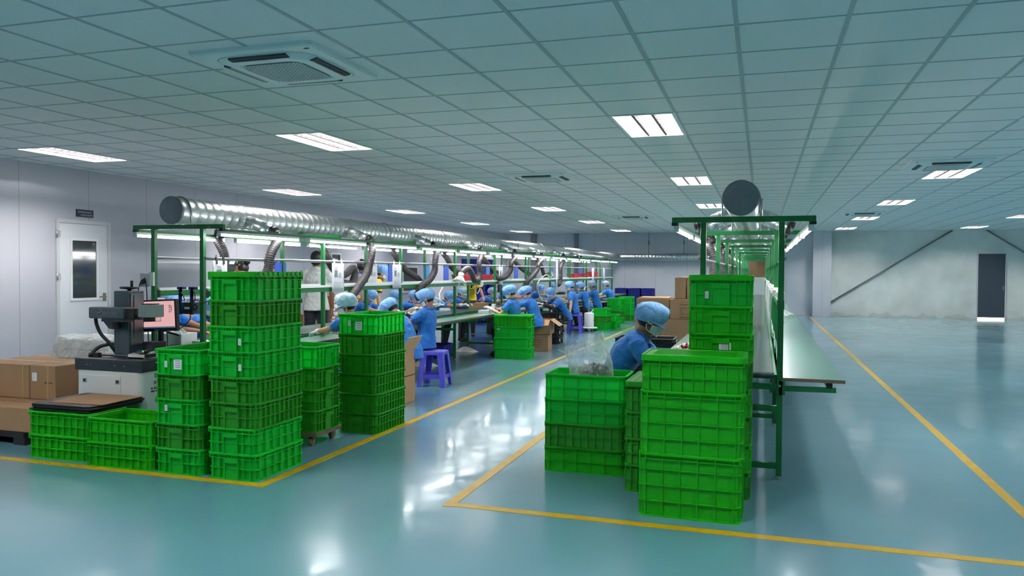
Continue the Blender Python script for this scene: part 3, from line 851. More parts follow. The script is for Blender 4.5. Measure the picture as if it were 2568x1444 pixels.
for r in range(r0 + 1, r1 + 1):
    y = GY + r * TS
    if not YF < y < YB: continue
    xs = XL
    for c in range(c0, c1 + 1):      # cross bars stop at the light fittings
        xa, xb = max(GX + c * TS, XL), min(GX + (c + 1) * TS, XR)
        if xb <= xa: continue
        if (c, r) in light_cells and (c, r - 1) in light_cells: continue
        tb.b2(xa, xb, y - .008, y + .008, ZC - .003, ZC + .002)
struct('trim_2', tb, M['tbar'], 'thin bars of the ceiling grid')

# yellow floor lines
def fl(name, segs, label):
    g = MB()
    for x0, x1, y0, y1 in segs: g.b2(x0, x1, y0, y1, -.001, .002)
    struct(name, g, M['yellow_line'], label)
W2 = .035
fl('floor_line', [(XL + .1, -3.22 - W2, 4.50 - W2, 4.50 + W2), (-3.22 - W2, -3.22 + W2, 4.50 - W2, 27.6)], 'yellow line around the busy workbench')
fl('floor_line', [(-1.845 - W2, -1.845 + W2, 4.505 - W2, 27.6), (-1.845 + W2, 9.0, 4.52 - W2, 4.52 + W2)], 'yellow line around the quiet workbench')
fl('floor_line', [(1.555 - W2, 1.555 + W2, 4.52 + W2, 27.6)], 'yellow line beside the open floor')

# troffers
TUBE = MB()
def troffer_parts():
    fr, lv, tu = MB(), MB(), MB()
    w, l = .6, 1.2
    for x in (.016, w - .016): fr.b2(x - .016, x + .016, 0, l, -.006, .0)
    for y in (.016, l - .016): fr.b2(0, w, y - .016, y + .016, -.006, .0)
    # pan above the ceiling plane
    fr.add([(.03, .03, 0), (.57, .03, 0), (.57, 1.17, 0), (.03, 1.17, 0), (.03, .03, .09), (.57, .03, .09), (.57, 1.17, .09), (.03, 1.17, .09)],
           [(0, 1, 5, 4), (1, 2, 6, 5), (2, 3, 7, 6), (3, 0, 4, 7), (4, 5, 6, 7)])
    for i in range(3):
        x = .12 + .18 * i
        tu.b2(x - .02, x + .02, .05, 1.15, .05, .075)
    for i in (1, 2): lv.b2(.03 + .18 * i - .012, .03 + .18 * i + .012, .03, 1.17, .001, .039)
    for j in range(1, 12): lv.b2(.03, .57, .03 + .095 * j - .004, .03 + .095 * j + .004, .002, .037)
    return fr.mesh('frame', M['white']), lv.mesh('louver', M['louver']), tu.mesh('tube', M['troffer_on'])
TF = troffer_parts()
for c, r, ci, ri in LIGHTS:
    y = GY + r * TS
    if ri < 1 or (ci == 5 and ri < 5): 
        pass
    dist = 'above the camera' if ri < 2 else ORD[ri - 2] + ' from the camera'
    row = ['along the white wall', 'over the busy workbench aisle', 'over the quiet workbench', 'beside the open floor', 'far across the open floor', 'by the outer wall'][ci]
    t = thing('ceiling_light', f'lit louvered ceiling light, {dist} in the row {row}' if ri >= 2 else f'unseen lit louvered ceiling light added for illumination, row {ri}, {row}', 'ceiling light', (GX + c * TS, y, ZC), 0, 'louvered ceiling lights')
    put_mesh(TF[0], 'frame', t); put_mesh(TF[2], 'tube', t); put_mesh(TF[1], 'louver', t)

# ceiling cassettes
def cassette(label, x, y, corner):
    t = thing('air_conditioner', label, 'air conditioner', (x, y, ZC), 0, 'ceiling cassette air conditioners')
    s = .47
    p = MB()
    prof = [(0, 0), (-.022, .004), (-.030, .02), (-.030, .085)]
    p.loft([rrect(2 * s - 2 * o, 2 * s - 2 * o, .05, z, 6) for z, o in prof], 0, False, True)
    prof2 = [(-.030, 0), (-.034, .01), (-.052, .06), (-.054, .075)]
    p.loft([rrect(.74 - 2 * o, .74 - 2 * o, .14, z, 8) for z, o in prof2], 0, True, True)
    p.build('panel', M['ac'], t)
    for a in range(4):
        q = MB(); q.b2(-.22, .22, -.345, -.275, -.0505, -.036)
        q.prism([(-.215, -.33), (.215, -.33), (.22, -.36), (-.22, -.36)], -.048, -.030)
        q.build('air_slot', M['ac_dark'], t, rz=a * HALF)
        f = MB(); f.box((0, -.306, -.050), (.42, .042, .004), Matrix.Rotation(R(14), 3, 'X')); f.build('louver_flap', M['galv_dark'], t, rz=a * HALF)
    g = MB(); g.loft([rrect(.47, .47, .09, -.0545, 6), rrect(.47, .47, .09, -.057, 6)], 0, False, True)
    gr = g.build('grille', M['ac_dark'], t)
    m2 = MB()
    for i in range(-15, 16):
        for sg in (-1, 1):
            d = V((1, sg, 0)).normalized(); nrm = V((-d.y, d.x, 0)); c = nrm * (i * .0155 * 1.4)
            # clip the bar to the grille square
            L = .0
            lim = .225
            ts = []
            for ax in (0, 1):
                for sv in (-lim, lim):
                    k = (sv - c[ax]) / d[ax]; q = c + d * k
                    if abs(q[1 - ax]) <= lim + 1e-6: ts.append(k)
            if len(ts) < 2: continue
            a_, b_ = min(ts), max(ts)
            if b_ - a_ < .03: continue
            m2.bar(c + d * a_ + V((0, 0, -.0575)), c + d * b_ + V((0, 0, -.0575)), .008, .003)
    m2.build('mesh', M['ac'], gr)
    b = MB(); b.ell((corner[0] * .40, corner[1] * .40, -.030), (.022, .012, .004), None, 14, 6); b.build('badge', M['sign'], t)
cassette('white ceiling cassette air conditioner nearest the camera', -3.155, 4.72, (1, -1))
cassette('white ceiling cassette air conditioner over the aisle, second from the camera', -3.155, 11.33, (1, -1))
cassette('white ceiling cassette air conditioner over the aisle, farthest from the camera', -3.16, 20.05, (1, -1))
cassette('white ceiling cassette air conditioner beside the open floor, nearer one', 2.25, 11.33, (-1, -1))
cassette('white ceiling cassette air conditioner beside the open floor, farther one', 2.26, 20.05, (-1, -1))

# door in the left wall
def side_door(name, y0, y1, label, sign=False, lock=True):
    t = thing(name, label, 'door', (XL, y0, 0)); t['kind'] = 'structure'
    w = y1 - y0; h = 2.16
    f = MB()
    f.b2(0, .03, 0, .05, 0, h); f.b2(0, .03, w - .05, w, 0, h); f.b2(0, .0295, .05, w - .05, h - .05, h)
    f.build('door_frame', M['door_frame'], t)
    MB().b2(0, .018, .055, w - .055, .01, h - .055).build('door_panel', M['door'], t)
    wf = MB(); a, b, c, d = w * .24, w * .76, 1.0, 1.90
    for q in ((a, a + .035, c, d), (b - .035, b, c, d)): wf.b2(.012, .03, q[0], q[1], q[2], q[3])
    wf.b2(.012, .0295, a + .035, b - .035, c, c + .035); wf.b2(.012, .0295, a + .035, b - .035, d - .035, d)
    wf.build('window_frame', M['white'], t)
    MB().b2(.012, .021, a + .03, b - .03, c + .03, d - .03).build('window_pane', M['glass_dark'], t)
    if lock:
        hd = MB(); hd.b2(.016, .028, w - .14, w - .09, .98, 1.10); hd.tube([(.028, w - .115, 1.045), (.06, w - .115, 1.045), (.06, w - .16, 1.045), (.06, w - .24, 1.042)], .009, 8)
        hd.build('door_handle', M['handle'], t)
    for z in (.12, 1.35, 1.95):
        hg = MB(); hg.cyl((.035, .0, z - .05), (.035, .0, z + .05), .014, None, 10); hg.b2(.016, .034, .005, .06, z - .045, z + .045)
        hg.build('hinge', M['rod'], t)
    return t
side_door('door_1', 8.45, 9.40, 'white door with a narrow dark window and lever handle')
s = thing('door_sign', 'small navy sign with two lines of pale lettering above the white door', 'sign', (XL, 8.80, 2.21))
MB().b2(0, .012, 0, .30, 0, .11).build('plate', M['sign'], s)
for z, y0, y1 in ((.072, .02, .275), (.030, .075, .285)):
    g = MB(); y = y0
    random.seed(int(z * 999))
    while y < y1 - .012:
        w = random.uniform(.008, .018); g.b2(.012, .0135, y, y + w, z - .011, z + .011); y += w + .005
    g.build('lettering', M['sign_text'], s)
# further doors and windows in the left wall
def wall_window(name, y0, y1, z0, z1, m, label):
    t = thing(name, label, 'window', (XL, y0, z0)); t['kind'] = 'structure'; w, h = y1 - y0, z1 - z0
    f = MB(); f.b2(0, .0295, .04, w - .04, 0, .04); f.b2(0, .0295, .04, w - .04, h - .04, h); f.b2(0, .03, 0, .04, 0, h); f.b2(0, .03, w - .04, w, 0, h)
    f.build('window_frame', M['white'], t)
    MB().b2(0, .012, .03, w - .03, .03, h - .03).build('window_pane', M[m], t)
wall_window('window_1', 10.3, 11.45, .95, 1.60, 'glass_grey', 'grey reflecting window in the white wall behind the bench end')
wall_window('window_2', 12.0, 12.35, 1.0, 1.60, 'glass_dark', 'narrow dark window in the white wall')
wall_window('window_3', 15.75, 16.2, 1.55, 1.86, 'glass_dark', 'small dark window high in the white wall')
wall_window('window_4', 19.5, 20.5, .85, 1.58, 'glass_dark', 'dark window in the white wall near its middle')
wall_window('window_5', 24.0, 25.3, .85, 1.58, 'glass_dark', 'dark window in the white wall near the far end')

# slate door and diagonal struts in the far wall
d2 = thing('door_2', 'slate grey door with light under it in the plaster wall', 'door', (6.67, YB, 0)); d2['kind'] = 'structure'
MB().b2(.03, .80, -.03, 0, .06, 2.12).build('door_panel', M['door_dark'], d2)
f = MB(); f.b2(0, .03, -.05, 0, 0, 2.15); f.b2(.80, .83, -.05, 0, 0, 2.15); f.b2(.03, .80, -.0495, 0, 2.12, 2.15); f.build('door_frame', M['door_frame'], d2)
MB().b2(.03, .80, -.012, -.002, .005, .055).build('daylight_gap', emis('daylight under door', (250, 250, 245), 2.2), d2)
MB().b2(.74, .77, -.045, -.03, .95, 1.08).build('door_handle', M['steel_dark'], d2)
def strut(label, p, q):
    o = MB().cyl((p[0], YB - .05, p[1]), (q[0], YB - .05, q[1]), .024, None, 10).build('diagonal_strut', M['steel_dark']); tag(o, label, 'steel strut', 'steel struts on the plaster wall')
strut('long grey steel strut slanting up across the plaster wall beside the pillar', (2.26, .47), (5.94, ZC))
strut('grey steel strut slanting down to the far side of the slate door', (6.91, ZC), (9.6, 1.07))
for i, (x, z) in enumerate(((3.18, 2.50), (3.35, 2.50), (5.85, 2.52), (6.05, 2.48))):
    pass
# ------------------------------------------------------------------ the two long workbenches
Y0, PIT, NF = 5.85, 2.023, 11
YE = Y0 + PIT * (NF - 1)
PR = .27            # half distance between the posts
def bench(cx, label, near_side, boards=(1, 1)):
    B = thing('assembly_bench', label, 'workbench', (cx, Y0, 0))
    L = PIT * (NF - 1)
    for i in range(NF):
        y = i * PIT
        for s in (-1, 1):
            MB().b2(s * PR - .02, s * PR + .02, y - .02, y + .02, .02, 1.829).build('post', M['frame'], B, bevel=.003)
            MB().cyl((s * PR, y, 0), (s * PR, y, .022), .016, .012, 10).build('levelling_foot', M['rod'], B)
        MB().b2(-.496, .496, y - .02, y + .02, 1.829, 1.869).build('crossbar', M['frame'], B, bevel=.003)
        for z in (.09, .50, .655): MB().b2(-PR, PR, y - .018, y + .018, z - .02, z + .02).build('lower_crossbar', M['frame'], B)
        for s in (-1, 1):
            br = MB(); br.bar((s * PR, y + .035, .640), (s * .645, y + .035, .645), .03, .035); br.b2(s * PR - .005 - .03 * (s < 0), s * PR + .005 + .03 * (s > 0), y - .02, y + .05, .60, .70)
            b = br.build('board_bracket', M['frame'], B)
            if i == 0:
                MB().b2(s * .60 - .02, s * .60 + .02, y + .012, y + .030, .660, .698).build('end_cap', M['black_cap'], B)
                MB().b2(s * .478 - .02, s * .478 + .02, y - .021, y + .021, 1.808, 1.8285).build('end_cap', M['black_cap'], B)
                MB().cyl((s * PR, y - .0215, .665), (s * PR, y - .019, .665), .009, None, 12).build('bolt', M['rod'], B)
    for s in (-1, 1):
        MB().b2(s * .60 - .015, s * .60 + .015, .03, L, .660, .700).build('edge_beam', M['frame'], B)
        bo = MB(); e0, e1 = s * (PR + .022), s * .70
        x0, x1 = min(e0, e1), max(e0, e1)
        bo.add([(x0, -.02, .724), (x1, -.02, .724), (x1, L + .3, .724), (x0, L + .3, .724)], [(0, 1, 2, 3)], 0)
        bo.add([(x0, -.02, .700), (x1, -.02, .700), (x1, L + .3, .700), (x0, L + .3, .700)], [(0, 3, 2, 1)], 1)
        for a, b_ in (((x0, -.02), (x1, -.02)), ((x1, -.02), (x1, L + .3)), ((x1, L + .3), (x0, L + .3)), ((x0, L + .3), (x0, -.02))):
            bo.add([(a[0], a[1], .7), (b_[0], b_[1], .7), (b_[0], b_[1], .724), (a[0], a[1], .724)], [(0, 1, 2, 3)], 1)
        bo.build('worktop', [M['board'], M['board_edge']], B)
        MB().b2(s * .462 - .012, s * .462 + .012, 0, L, 1.806, 1.829).build('light_rail', M['frame'], B)
        MB().cyl((s * PR * 1.09, 0, 1.567), (s * PR * 1.09, L, 1.567), .011, None, 10).build('hanging_rod', M['rod'], B)
        for i in range(NF): pass
        MB().b2(s * PR - .018, s * PR + .018, .02, L, 1.215, 1.265).build('shelf_beam', M['frame'], B)
        tr = MB(); tr.b2(s * PR - .022, s * PR + .022, .04, L, 1.265, 1.290)
        tr.build('cable_trunking', M['trunking'], B)
        MB().b2(s * PR - .024, s * PR + .024, .018, .05, 1.205, 1.270).build('end_cap', M['black_cap'], B)
        MB().b2(s * PR - .022 - .02 * s, s * PR - .02 * s, .0, L, .66, .74).build('belt_side_rail', M['frame'], B)
    be = MB(); be.loft([[(-.225, y, z), (.225, y, z)] for y, z in ((.06, .702), (.03, .706), (.012, .716), (.006, .727), (.012, .738), (.03, .748), (.06, .752), (L, .752), (L + .05, .727), (L, .702))], 0, True, False, False)
    be.build('conveyor_belt', M['belt'], B)
    MB().cyl((-.235, .05, .727), (.235, .05, .727), .021, None, 18).build('end_roller', M['black'], B)
    return B
AX, BX = -5.07, -.136
bench(AX, 'long green busy workbench with conveyor where many workers sit', 1)
bench(BX, 'long green quiet workbench with conveyor behind the tall crate stacks', 1)

# tube lights
def tube_proto():
    t = thing('tube_light', '', 'tube light', (0, 0, 0))
    g = MB(); g.b2(-.018, .018, 0, 1.25, .028, .050); g.b2(-.012, .012, .1, .13, .05, .052); g.build('housing', M['white'], t)
    d = MB()
    pr = [(.016 * math.cos(a), .028 + .022 * math.sin(a)) for a in [PI + PI * i / 8 for i in range(9)]]
    d.loft([[(x, .012, z) for x, z in pr], [(x, 1.238, z) for x, z in pr]], 0, True, True)
    d.build('diffuser', M['tube_on'], t)
    for y in (.0, 1.238):
        e = MB(); e.b2(-.019, .019, y, y + .012, .004, .05); e.build('end_cap', M['white_plastic'], t)
    return t
tp = tube_proto(); first = True
for cx, bn in ((AX, 'busy workbench'), (BX, 'quiet workbench')):
    for s in (-1, 1):
        side = ('wall side' if s < 0 else 'aisle side') if cx == AX else ('aisle side' if s < 0 else 'open floor side')
        for i in range(14):
            lb = f'lit tube light, {ORD[i]} from the camera, {side} of the {bn}'
            loc = (cx + s * .462, 5.82 + 1.447 * i, 1.756)
            if first: tp.location = loc; tp['label'] = lb; tp['group'] = 'tube lights along the workbenches'; first = False
            else: dup(tp, lb, loc, 0, 'tube lights along the workbenches')

# spiral ducts
def spiral(mb, p, q, r, pitch=.115, n=30):
    p = V(p); q = V(q); d = (q - p); L = d.length; d.normalize()
    pts = []; rr = []; k = int(L / pitch)
    for i in range(k + 1):
        t = i * L / k
        for dt, dr in ((-.006, 0), (-.002, .0025), (.002, .0025), (.006, 0)):
            if 0 <= t + dt <= L: pts.append(p + d * (t + dt)); rr.append(r + dr)
    mb.tube(pts, rr, n, 0, False)
def duct(label, cx, yA, yB_, stubs, bend=None):
    D = thing('spiral_duct', label, 'duct', (0, 0, 0))
    z = 2.0; r = .124
    g = MB(); spiral(g, (cx, yA, z), (cx, yB_, z), r)
    if bend:
        c = catmull([(cx, yB_, z), (cx + .02, yB_ + .25, z), (cx + .12, yB_ + .40, z), (cx + .35, yB_ + .47, z), (cx + .6, yB_ + .47, z)], .05)
        g.tube(c, r, 24, 0, False); spiral(g, (cx + .6, yB_ + .47, z), (bend, yB_ + .47, z), r)
    g.build('duct_pipe', M['galv'], D)
    e = MB(); e.lathe([(.0, .004), (.06, .006), (.118, .002), (.127, 0), (.127, -.03)], (0, 0, 0), 36)
    ec = e.build('end_cap', M['galv_dark'], D); ec.location = (cx, yA, z); ec.rotation_euler = (HALF, 0, 0)
    for i in range(NF):
        y = Y0 + PIT * i
        if y > yB_: continue
        h = MB()
        h.tube([(cx - .13, y + .06, 1.872), (cx - .134, y + .06, 2.0)] + [(cx + .132 * math.cos(a), y + .06, z + .132 * math.sin(a)) for a in [PI - PI * k / 10 for k in range(1, 10)]] + [(cx + .134, y + .06, 2.0), (cx + .13, y + .06, 1.872)], .006, 6)
        h.build('duct_clamp', M['rod'], D)
    if 'wall' not in label:
        rl = MB(); rl.tube([(cx + .139, yA + .12, 1.87), (cx + .139, yA + .12, 1.985), (cx + .145, yA + .2, 2.0), (cx + .145, yB_, 2.0)], .011, 8); rl.build('side_pipe', M['rod'], D)
    for s, y in stubs:
        st = MB(); a = V((cx + s * .09, y, z - .04)); m_ = V((cx + s * .25, y + .03, z - .10)); b = V((cx + s * .375, y + .05, z - .155))
        st.cyl(a, m_, .062, None, 18, 0, True); st.cyl(a + (m_ - a) * .55, a + (m_ - a) * .62, .067, None, 18); st.cyl(m_ - (b - m_) * .03, b, .058, None, 18)
        so = st.build('branch_stub', M['galv'], D)
        c = MB(); c.cyl(b - (b - m_) * .25, b + (b - m_) * .12, .064, .061, 18); c.tube([b + V((0, -.066, .0)), b + V((0, -.066, .05))], .006, 6); c.build('hose_clamp', M['black'], so)
    return D
SA = [(1, 6.78 + 2.03 * i) for i in range(8)] + [(-1, 6.9 + 2.06 * i) for i in range(8)]
duct('long spiral duct over the busy workbench, turning along the far wall', AX - .04, 5.80, 28.0, SA, -1.2)
SB = [(1, 6.95 + 2.03 * i) for i in range(8)] + [(-1, 6.85 + 2.03 * i) for i in range(8)]
duct('long spiral duct over the quiet workbench, seen end on', BX - .01, 5.80, 27.9, SB)
hg = MB()
for x in (-6.05, -2.65): hg.tube([(x, 28.45, 2.14), (x, 28.45, ZC)], .012, 8)
for i, x in enumerate((-3.9, -2.65)):
    g = MB(); g.tube([(x, 28.47, 2.12), (x, 28.47, ZC)], .012, 8); g.b2(x - .03, x + .03, 28.45, 28.49, 2.45, 2.6)
    tag(g.build('duct_hanger', M['steel_dark']), f'thin dark rod holding the far wall duct, {"nearer the busy bench" if i == 0 else "nearer the quiet bench"}', 'hanger rod', 'duct hanger rods')

# ribbed hoses
def hose(label, path, r=.050, group='ribbed extraction hoses', hood=None, m='hose'):
    t = thing('flexible_hose', label, 'hose', path[0], 0, group)
    o = V(path[0]); pts = catmull([V(p) - o for p in path], .0075)
    rr = [r * (1.03 if i % 3 == 0 else (.92 if i % 3 == 1 else .84)) for i in range(len(pts))]
    MB().tube(pts, rr, 14).build('ribbed_tube', M[m], t)
    if hood:
        d = V(hood).normalized(); b = pts[-1]; hood_parts(t, b, d)
    return t
def hood_parts(t, b, d, sc=1.0):
    x = d.orthogonal().normalized(); y = d.cross(x)
    H = MB(); H.cyl(b - d * .02, b + d * .05, .05 * sc, .044 * sc, 20); rim = [b + d * .17 * sc + x * .12 * sc * math.cos(a) + y * .12 * sc * math.sin(a) for a in [2 * PI * i / 28 for i in range(29)]]
    H.tube(rim, .005, 6)
    for k in range(6):
        a = 2 * PI * k / 6; e = x * math.cos(a) + y * math.sin(a)
        H.bar(b + d * .045 + e * .042 * sc, b + d * .17 * sc + e * .12 * sc, .012, .007)
    h = H.build('hood_frame', M['white_plastic'], t)
    c = MB(); c.tube([b + d * .05, b + d * .168 * sc], [.043 * sc, .117 * sc], 28, 0, False); c.build('hood_cone', M['hood_clear'], h)
def near_path(cx, s, y, pts):   # from the stub end downwards
    a = V((cx + s * .36, y + .05, 1.85))
    return [a, a + V((s * .055, .01, -.06))] + [V(p) for p in pts]
cA = AX - .04
xn = -4.695
hose('thick ribbed hose behind the eight-crate stack, hanging to the bench, first on the aisle side', near_path(cA, 1, 6.78, [(xn, 6.72, 1.62), (xn - .01, 6.68, 1.45), (xn - .03, 6.55, 1.25), (xn - .07, 6.45, 1.08)]))
hose('ribbed hose bending down behind the pale-capped worker, second on the aisle side', near_path(cA, 1, 8.81, [(xn + .01, 8.80, 1.6), (xn, 8.72, 1.42), (xn - .02, 8.52, 1.24), (xn - .06, 8.42, 1.12), (xn - .08, 8.46, 1.04)]))
hose('ribbed hose curving toward the stool worker, third on the aisle side', near_path(cA, 1, 10.84, [(xn, 10.86, 1.6), (xn, 10.84, 1.46), (xn - .01, 10.68, 1.33), (xn - .03, 10.45, 1.24), (xn - .08, 10.42, 1.13), (xn - .1, 10.5, 1.05)]))
hose('ribbed hose looped upward with a white spoked hood before the red bins', near_path(cA, 1, 12.87, [(xn, 12.80, 1.6), (xn, 12.83, 1.44), (xn, 12.76, 1.32), (xn, 12.55, 1.31), (xn, 12.42, 1.42), (xn, 12.25, 1.50), (xn, 12.02, 1.46), (xn, 11.93, 1.40)]), hood=(.0, -.55, -.8))
hose('ribbed hose with a curled end, fifth on the aisle side', near_path(cA, 1, 14.9, [(xn, 14.62, 1.62), (xn, 14.6, 1.5), (xn - .02, 14.35, 1.36), (xn - .08, 14.05, 1.33), (xn - .12, 13.95, 1.40)]))
hose('ribbed hose hanging in a hook, sixth on the aisle side', near_path(cA, 1, 16.93, [(xn, 16.6, 1.62), (xn, 16.5, 1.5), (xn - .02, 16.2, 1.35), (xn - .06, 15.9, 1.24), (xn - .1, 15.8, 1.1)]))
hose('dark ribbed hose with drooping bulb end, seventh on the aisle side', near_path(cA, 1, 18.96, [(xn, 18.62, 1.6), (xn, 18.6, 1.4), (xn, 18.58, 1.22), (xn, 18.4, 1.14), (xn, 18.2, 1.18)]))
xf = -5.45
hose('ribbed hose hanging straight behind the clipped paper, first on the wall side', near_path(cA, -1, 6.9, [(xf + .02, 6.95, 1.62), (xf + .03, 6.93, 1.4), (xf + .03, 6.9, 1.15)]))
hose('ribbed hose in a big loop behind the picture sheet, second on the wall side', near_path(cA, -1, 8.96, [(xf, 9.02, 1.66), (xf, 9.15, 1.52), (xf, 9.35, 1.40), (xf, 9.55, 1.42), (xf + .02, 9.68, 1.50), (xf + .02, 9.74, 1.42), (xf + .04, 9.6, 1.28), (xf + .04, 9.3, 1.30)]))
hose('ribbed hose sloping to the shelf, third on the wall side', near_path(cA, -1, 11.02, [(xf, 11.15, 1.64), (xf, 11.35, 1.5), (xf, 11.6, 1.42), (xf, 11.9, 1.33), (xf + .05, 12.0, 1.2)]))
hose('ribbed hose with round clear hood beside the red bins, fourth on the wall side', near_path(cA, -1, 13.08, [(xf, 13.2, 1.66), (xf, 13.35, 1.54), (xf, 13.55, 1.47), (xf + .02, 13.72, 1.42)]), hood=(.75, -.5, -.2))
hose('ribbed hose with round clear hood, fifth on the wall side', near_path(cA, -1, 15.14, [(xf, 15.3, 1.64), (xf, 15.6, 1.5), (xf, 16.0, 1.42), (xf + .03, 16.3, 1.35)]), hood=(.8, -.5, -.2))
hose('ribbed hose sagging over the shelf, sixth on the wall side', near_path(cA, -1, 17.2, [(xf, 17.5, 1.6), (xf, 17.9, 1.5), (xf, 18.4, 1.4), (xf + .02, 18.7, 1.33)]))
hose('ribbed hose with raised hood, seventh on the wall side', near_path(cA, -1, 19.26, [(xf, 19.5, 1.62), (xf, 19.7, 1.45), (xf, 19.9, 1.36), (xf + .1, 20.1, 1.42)]), hood=(.6, -.3, -.6))
cB = BX - .01
for i in range(4):
    y = 8.88 + 2.03 * i
    hose(f'dark ribbed hose hanging on the aisle side of the quiet workbench, {ORD[i]} behind the crates', near_path(cB, -1, y, [(cB - .36, y + .05, 1.62), (cB - .36, y - .02, 1.4), (cB - .40, y - .1, 1.2), (cB - .42, y - .12, .98)]))
hose('ribbed hose with clear spoked hood resting on the quiet workbench', near_path(cB, 1, 11.01, [(cB + .36, 11.1, 1.6), (cB + .30, 11.15, 1.35), (cB + .32, 11.2, 1.10), (cB + .38, 11.05, .98)]), hood=(.45, -.35, -.75))
# far brown board between the frames
t = thing('cardboard_sheet', 'brown cardboard sheet with crossed folds at the far end of the quiet workbench', 'cardboard', (-.136, 26.8, 1.31))
MB().b2(-.25, .25, 0, .02, 0, .56).build('sheet', M['carton'], t)
g = MB(); g.bar((-.24, -.004, .26), (0, -.004, .02), .03, .006); g.bar((.24, -.004, .26), (0, -.004, .02), .03, .006); g.build('tape', M['tape'], t)

t = thing('end_box', 'white box closing the far end of the quiet conveyor', 'box', (-.136, 26.75, .724)); MB().b2(-.25, .25, 0, .3, .03, .58).build('box_body', M['white'], t)

# hanging sheets
def sheet(label, x, y, w=.26, h=.34, face=1, pic=True, top=1.565):
    t = thing('instruction_sheet', label, 'paper sheet', (x, y, top), 0, 'instruction sheets on the rods')
    g = MB(); n = 8
    g.loft([[(face * (.018 + .0015 * math.sin(3 * v) + .001 * math.sin(9 * u / w)), u, -.02 - v) for u in [w * i / n for i in range(n + 1)]] for v in [h * j / 6 for j in range(7)]], 0, True, False, False)
    p = g.build('page', M['paper'], t); so = p.modifiers.new('t', 'SOLIDIFY'); so.thickness = .0015
    for u in (.05, w - .05):
        c = MB(); c.bar((face * .014, u, .012), (face * .022, u, -.05), .022, .010); c.tube([(face * .014, u - .01, .018), (face * .016, u, .03), (face * .014, u + .01, .018)], .003, 6)
        c.build('clip', M['black_cap'] if y < 7 else M['white_plastic'], t)
    pr = MB()
    random.seed(int(y * 100))
    if pic:
        for u, z, a, b, m in ((.05, -.18, .07, .08, 0), (.15, -.19, .055, .06, 1), (.06, -.085, .05, .02, 1)):
            pr.b2(face * .0212, face * .0220, u, u + a, z, z + b, m)
    for k in range(5):
        pr.b2(face * .0212, face * .0220, .03, .03 + random.uniform(.1, w - .06), -.245 - .014 * k, -.241 - .014 * k, 1)
    pr.build('print', [M['print_grey'], M['print_light']], t)
    return t
nx = AX + PR * 1.09
sheet('white sheet with black clips hanging beside the first post, above the crate stack', nx, 5.93, .20, .36)
sheet('white picture sheet hanging right of the second aisle post', nx, 8.00, .27, .34)
sheet('white picture sheet hanging left of the third aisle post', nx, 9.56, .27, .32)
sheet('crooked white sheet hanging beside the fifth aisle post', nx, 14.05, .25, .36)
sheet('white sheet hanging near the eighth aisle post', nx, 18.7, .28, .32, pic=False)
sheet('white sheet near the far end of the rod, before the red bins', nx, 22.6, .3, .36, pic=False)
sheet('white sheet nearest the far end of the rod', nx, 24.3, .3, .34, pic=False)
fx = AX - PR * 1.09
sheet('white picture sheet on the wall-side rod behind the second hose', fx + .0, 9.98, .27, .34, 1)
# blue panels on the wall-side rod
for i, (y, w, m, z0) in enumerate(((7.72, .22, 'blue_sheet', 1.30), (10.58, .24, 'blue_sheet', 1.30), (11.87, .24, 'sky_sheet', 1.30), (12.73, .22, 'blue_sheet', 1.30), (14.95, .22, 'sky_sheet', 1.30), (16.85, .28, 'blue_sheet', 1.30), (20.0, .3, 'blue_sheet', 1.3), (23.5, .4, 'blue_sheet', 1.33))):
    t = thing('blue_sheet', f'{"light " if m == "sky_sheet" else ""}blue plastic panel hanging on the wall-side rod, {ORD[i]} from the camera', 'blue panel', (fx + .02, y, 1.55), 0, 'blue panels on the rod')
    g = MB(); g.b2(0, .012, 0, w, z0 - 1.55 - .005, .0); g.build('panel', M[m], t, bevel=.004)
    for u in (.05, w - .05): MB().b2(-.02, .014, u - .012, u + .012, -.02, .03).build('hook', M['steel_dark'], t)
# ------------------------------------------------------------------ crate stacks
dS1 = 'in the eight-crate stack at the yellow line corner'
stack('AABBAABA', -3.505, 4.85, -HALF, dS1, 'crates at the yellow line corner', lid=LID_S, cards={4: [card_s], 5: [card_s]})
stack('ABABA', -3.965, 4.85, -HALF, 'in the open five-crate stack beside the eight-crate stack', 'crates beside the eight-crate stack', cards={2: [('X', -.085, .115, .022, .045, 0)], 4: [('X', -.085, .075, .022, .045, 0), ('X', 0.02, .078, .075, .075, 1)]})
stack('CC', -4.485, 4.75, 0, 'in the low open stack with cardboard inside', 'low crates by the marking machine')
stack('CC', -5.13, 4.81, 0, 'in the low stack carrying black sheets', 'low crates carrying black sheets')
t = thing('cardboard_sheet', 'brown cardboard sheet lying in the low open green crate', 'cardboard', (-4.485, 4.75, .19)); MB().b2(-.25, .25, -.15, .15, 0, .09).build('sheet', M['carton'], t)
# dolly with four crates
dl = thing('dolly', 'small wooden dolly on four casters under the olive crates', 'dolly', (-3.80, 5.83, 0))
MB().loft([rrect(.64, .44, .05, .085), rrect(.64, .44, .05, .112)], 0, False, True).build('platform', M['wood'], dl)
for sx in (-1, 1):
    for sy in (-1, 1):
        c = MB(); c.cyl((sx * .24 - .014, sy * .16, .036), (sx * .24 + .014, sy * .16, .036), .036, None, 18); w = c.build('caster', M['caster'], dl)
        g = MB(); g.bar((sx * .24 - .02, sy * .16, .03), (sx * .24 - .02, sy * .16, .084), .03, .003); g.bar((sx * .24 + .02, sy * .16, .03), (sx * .24 + .02, sy * .16, .084), .03, .003); g.b2(sx * .24 - .03, sx * .24 + .03, sy * .16 - .03, sy * .16 + .03, .078, .085)
        g.build('caster_fork', M['steel_dark'], w)
stack('BBBA', -3.80, 5.83, 0, 'on the wooden dolly', 'crates on the dolly', z=.112)
stack('A', -4.02, 6.66, 0, 'standing low between the dolly and the six-crate stack', None)
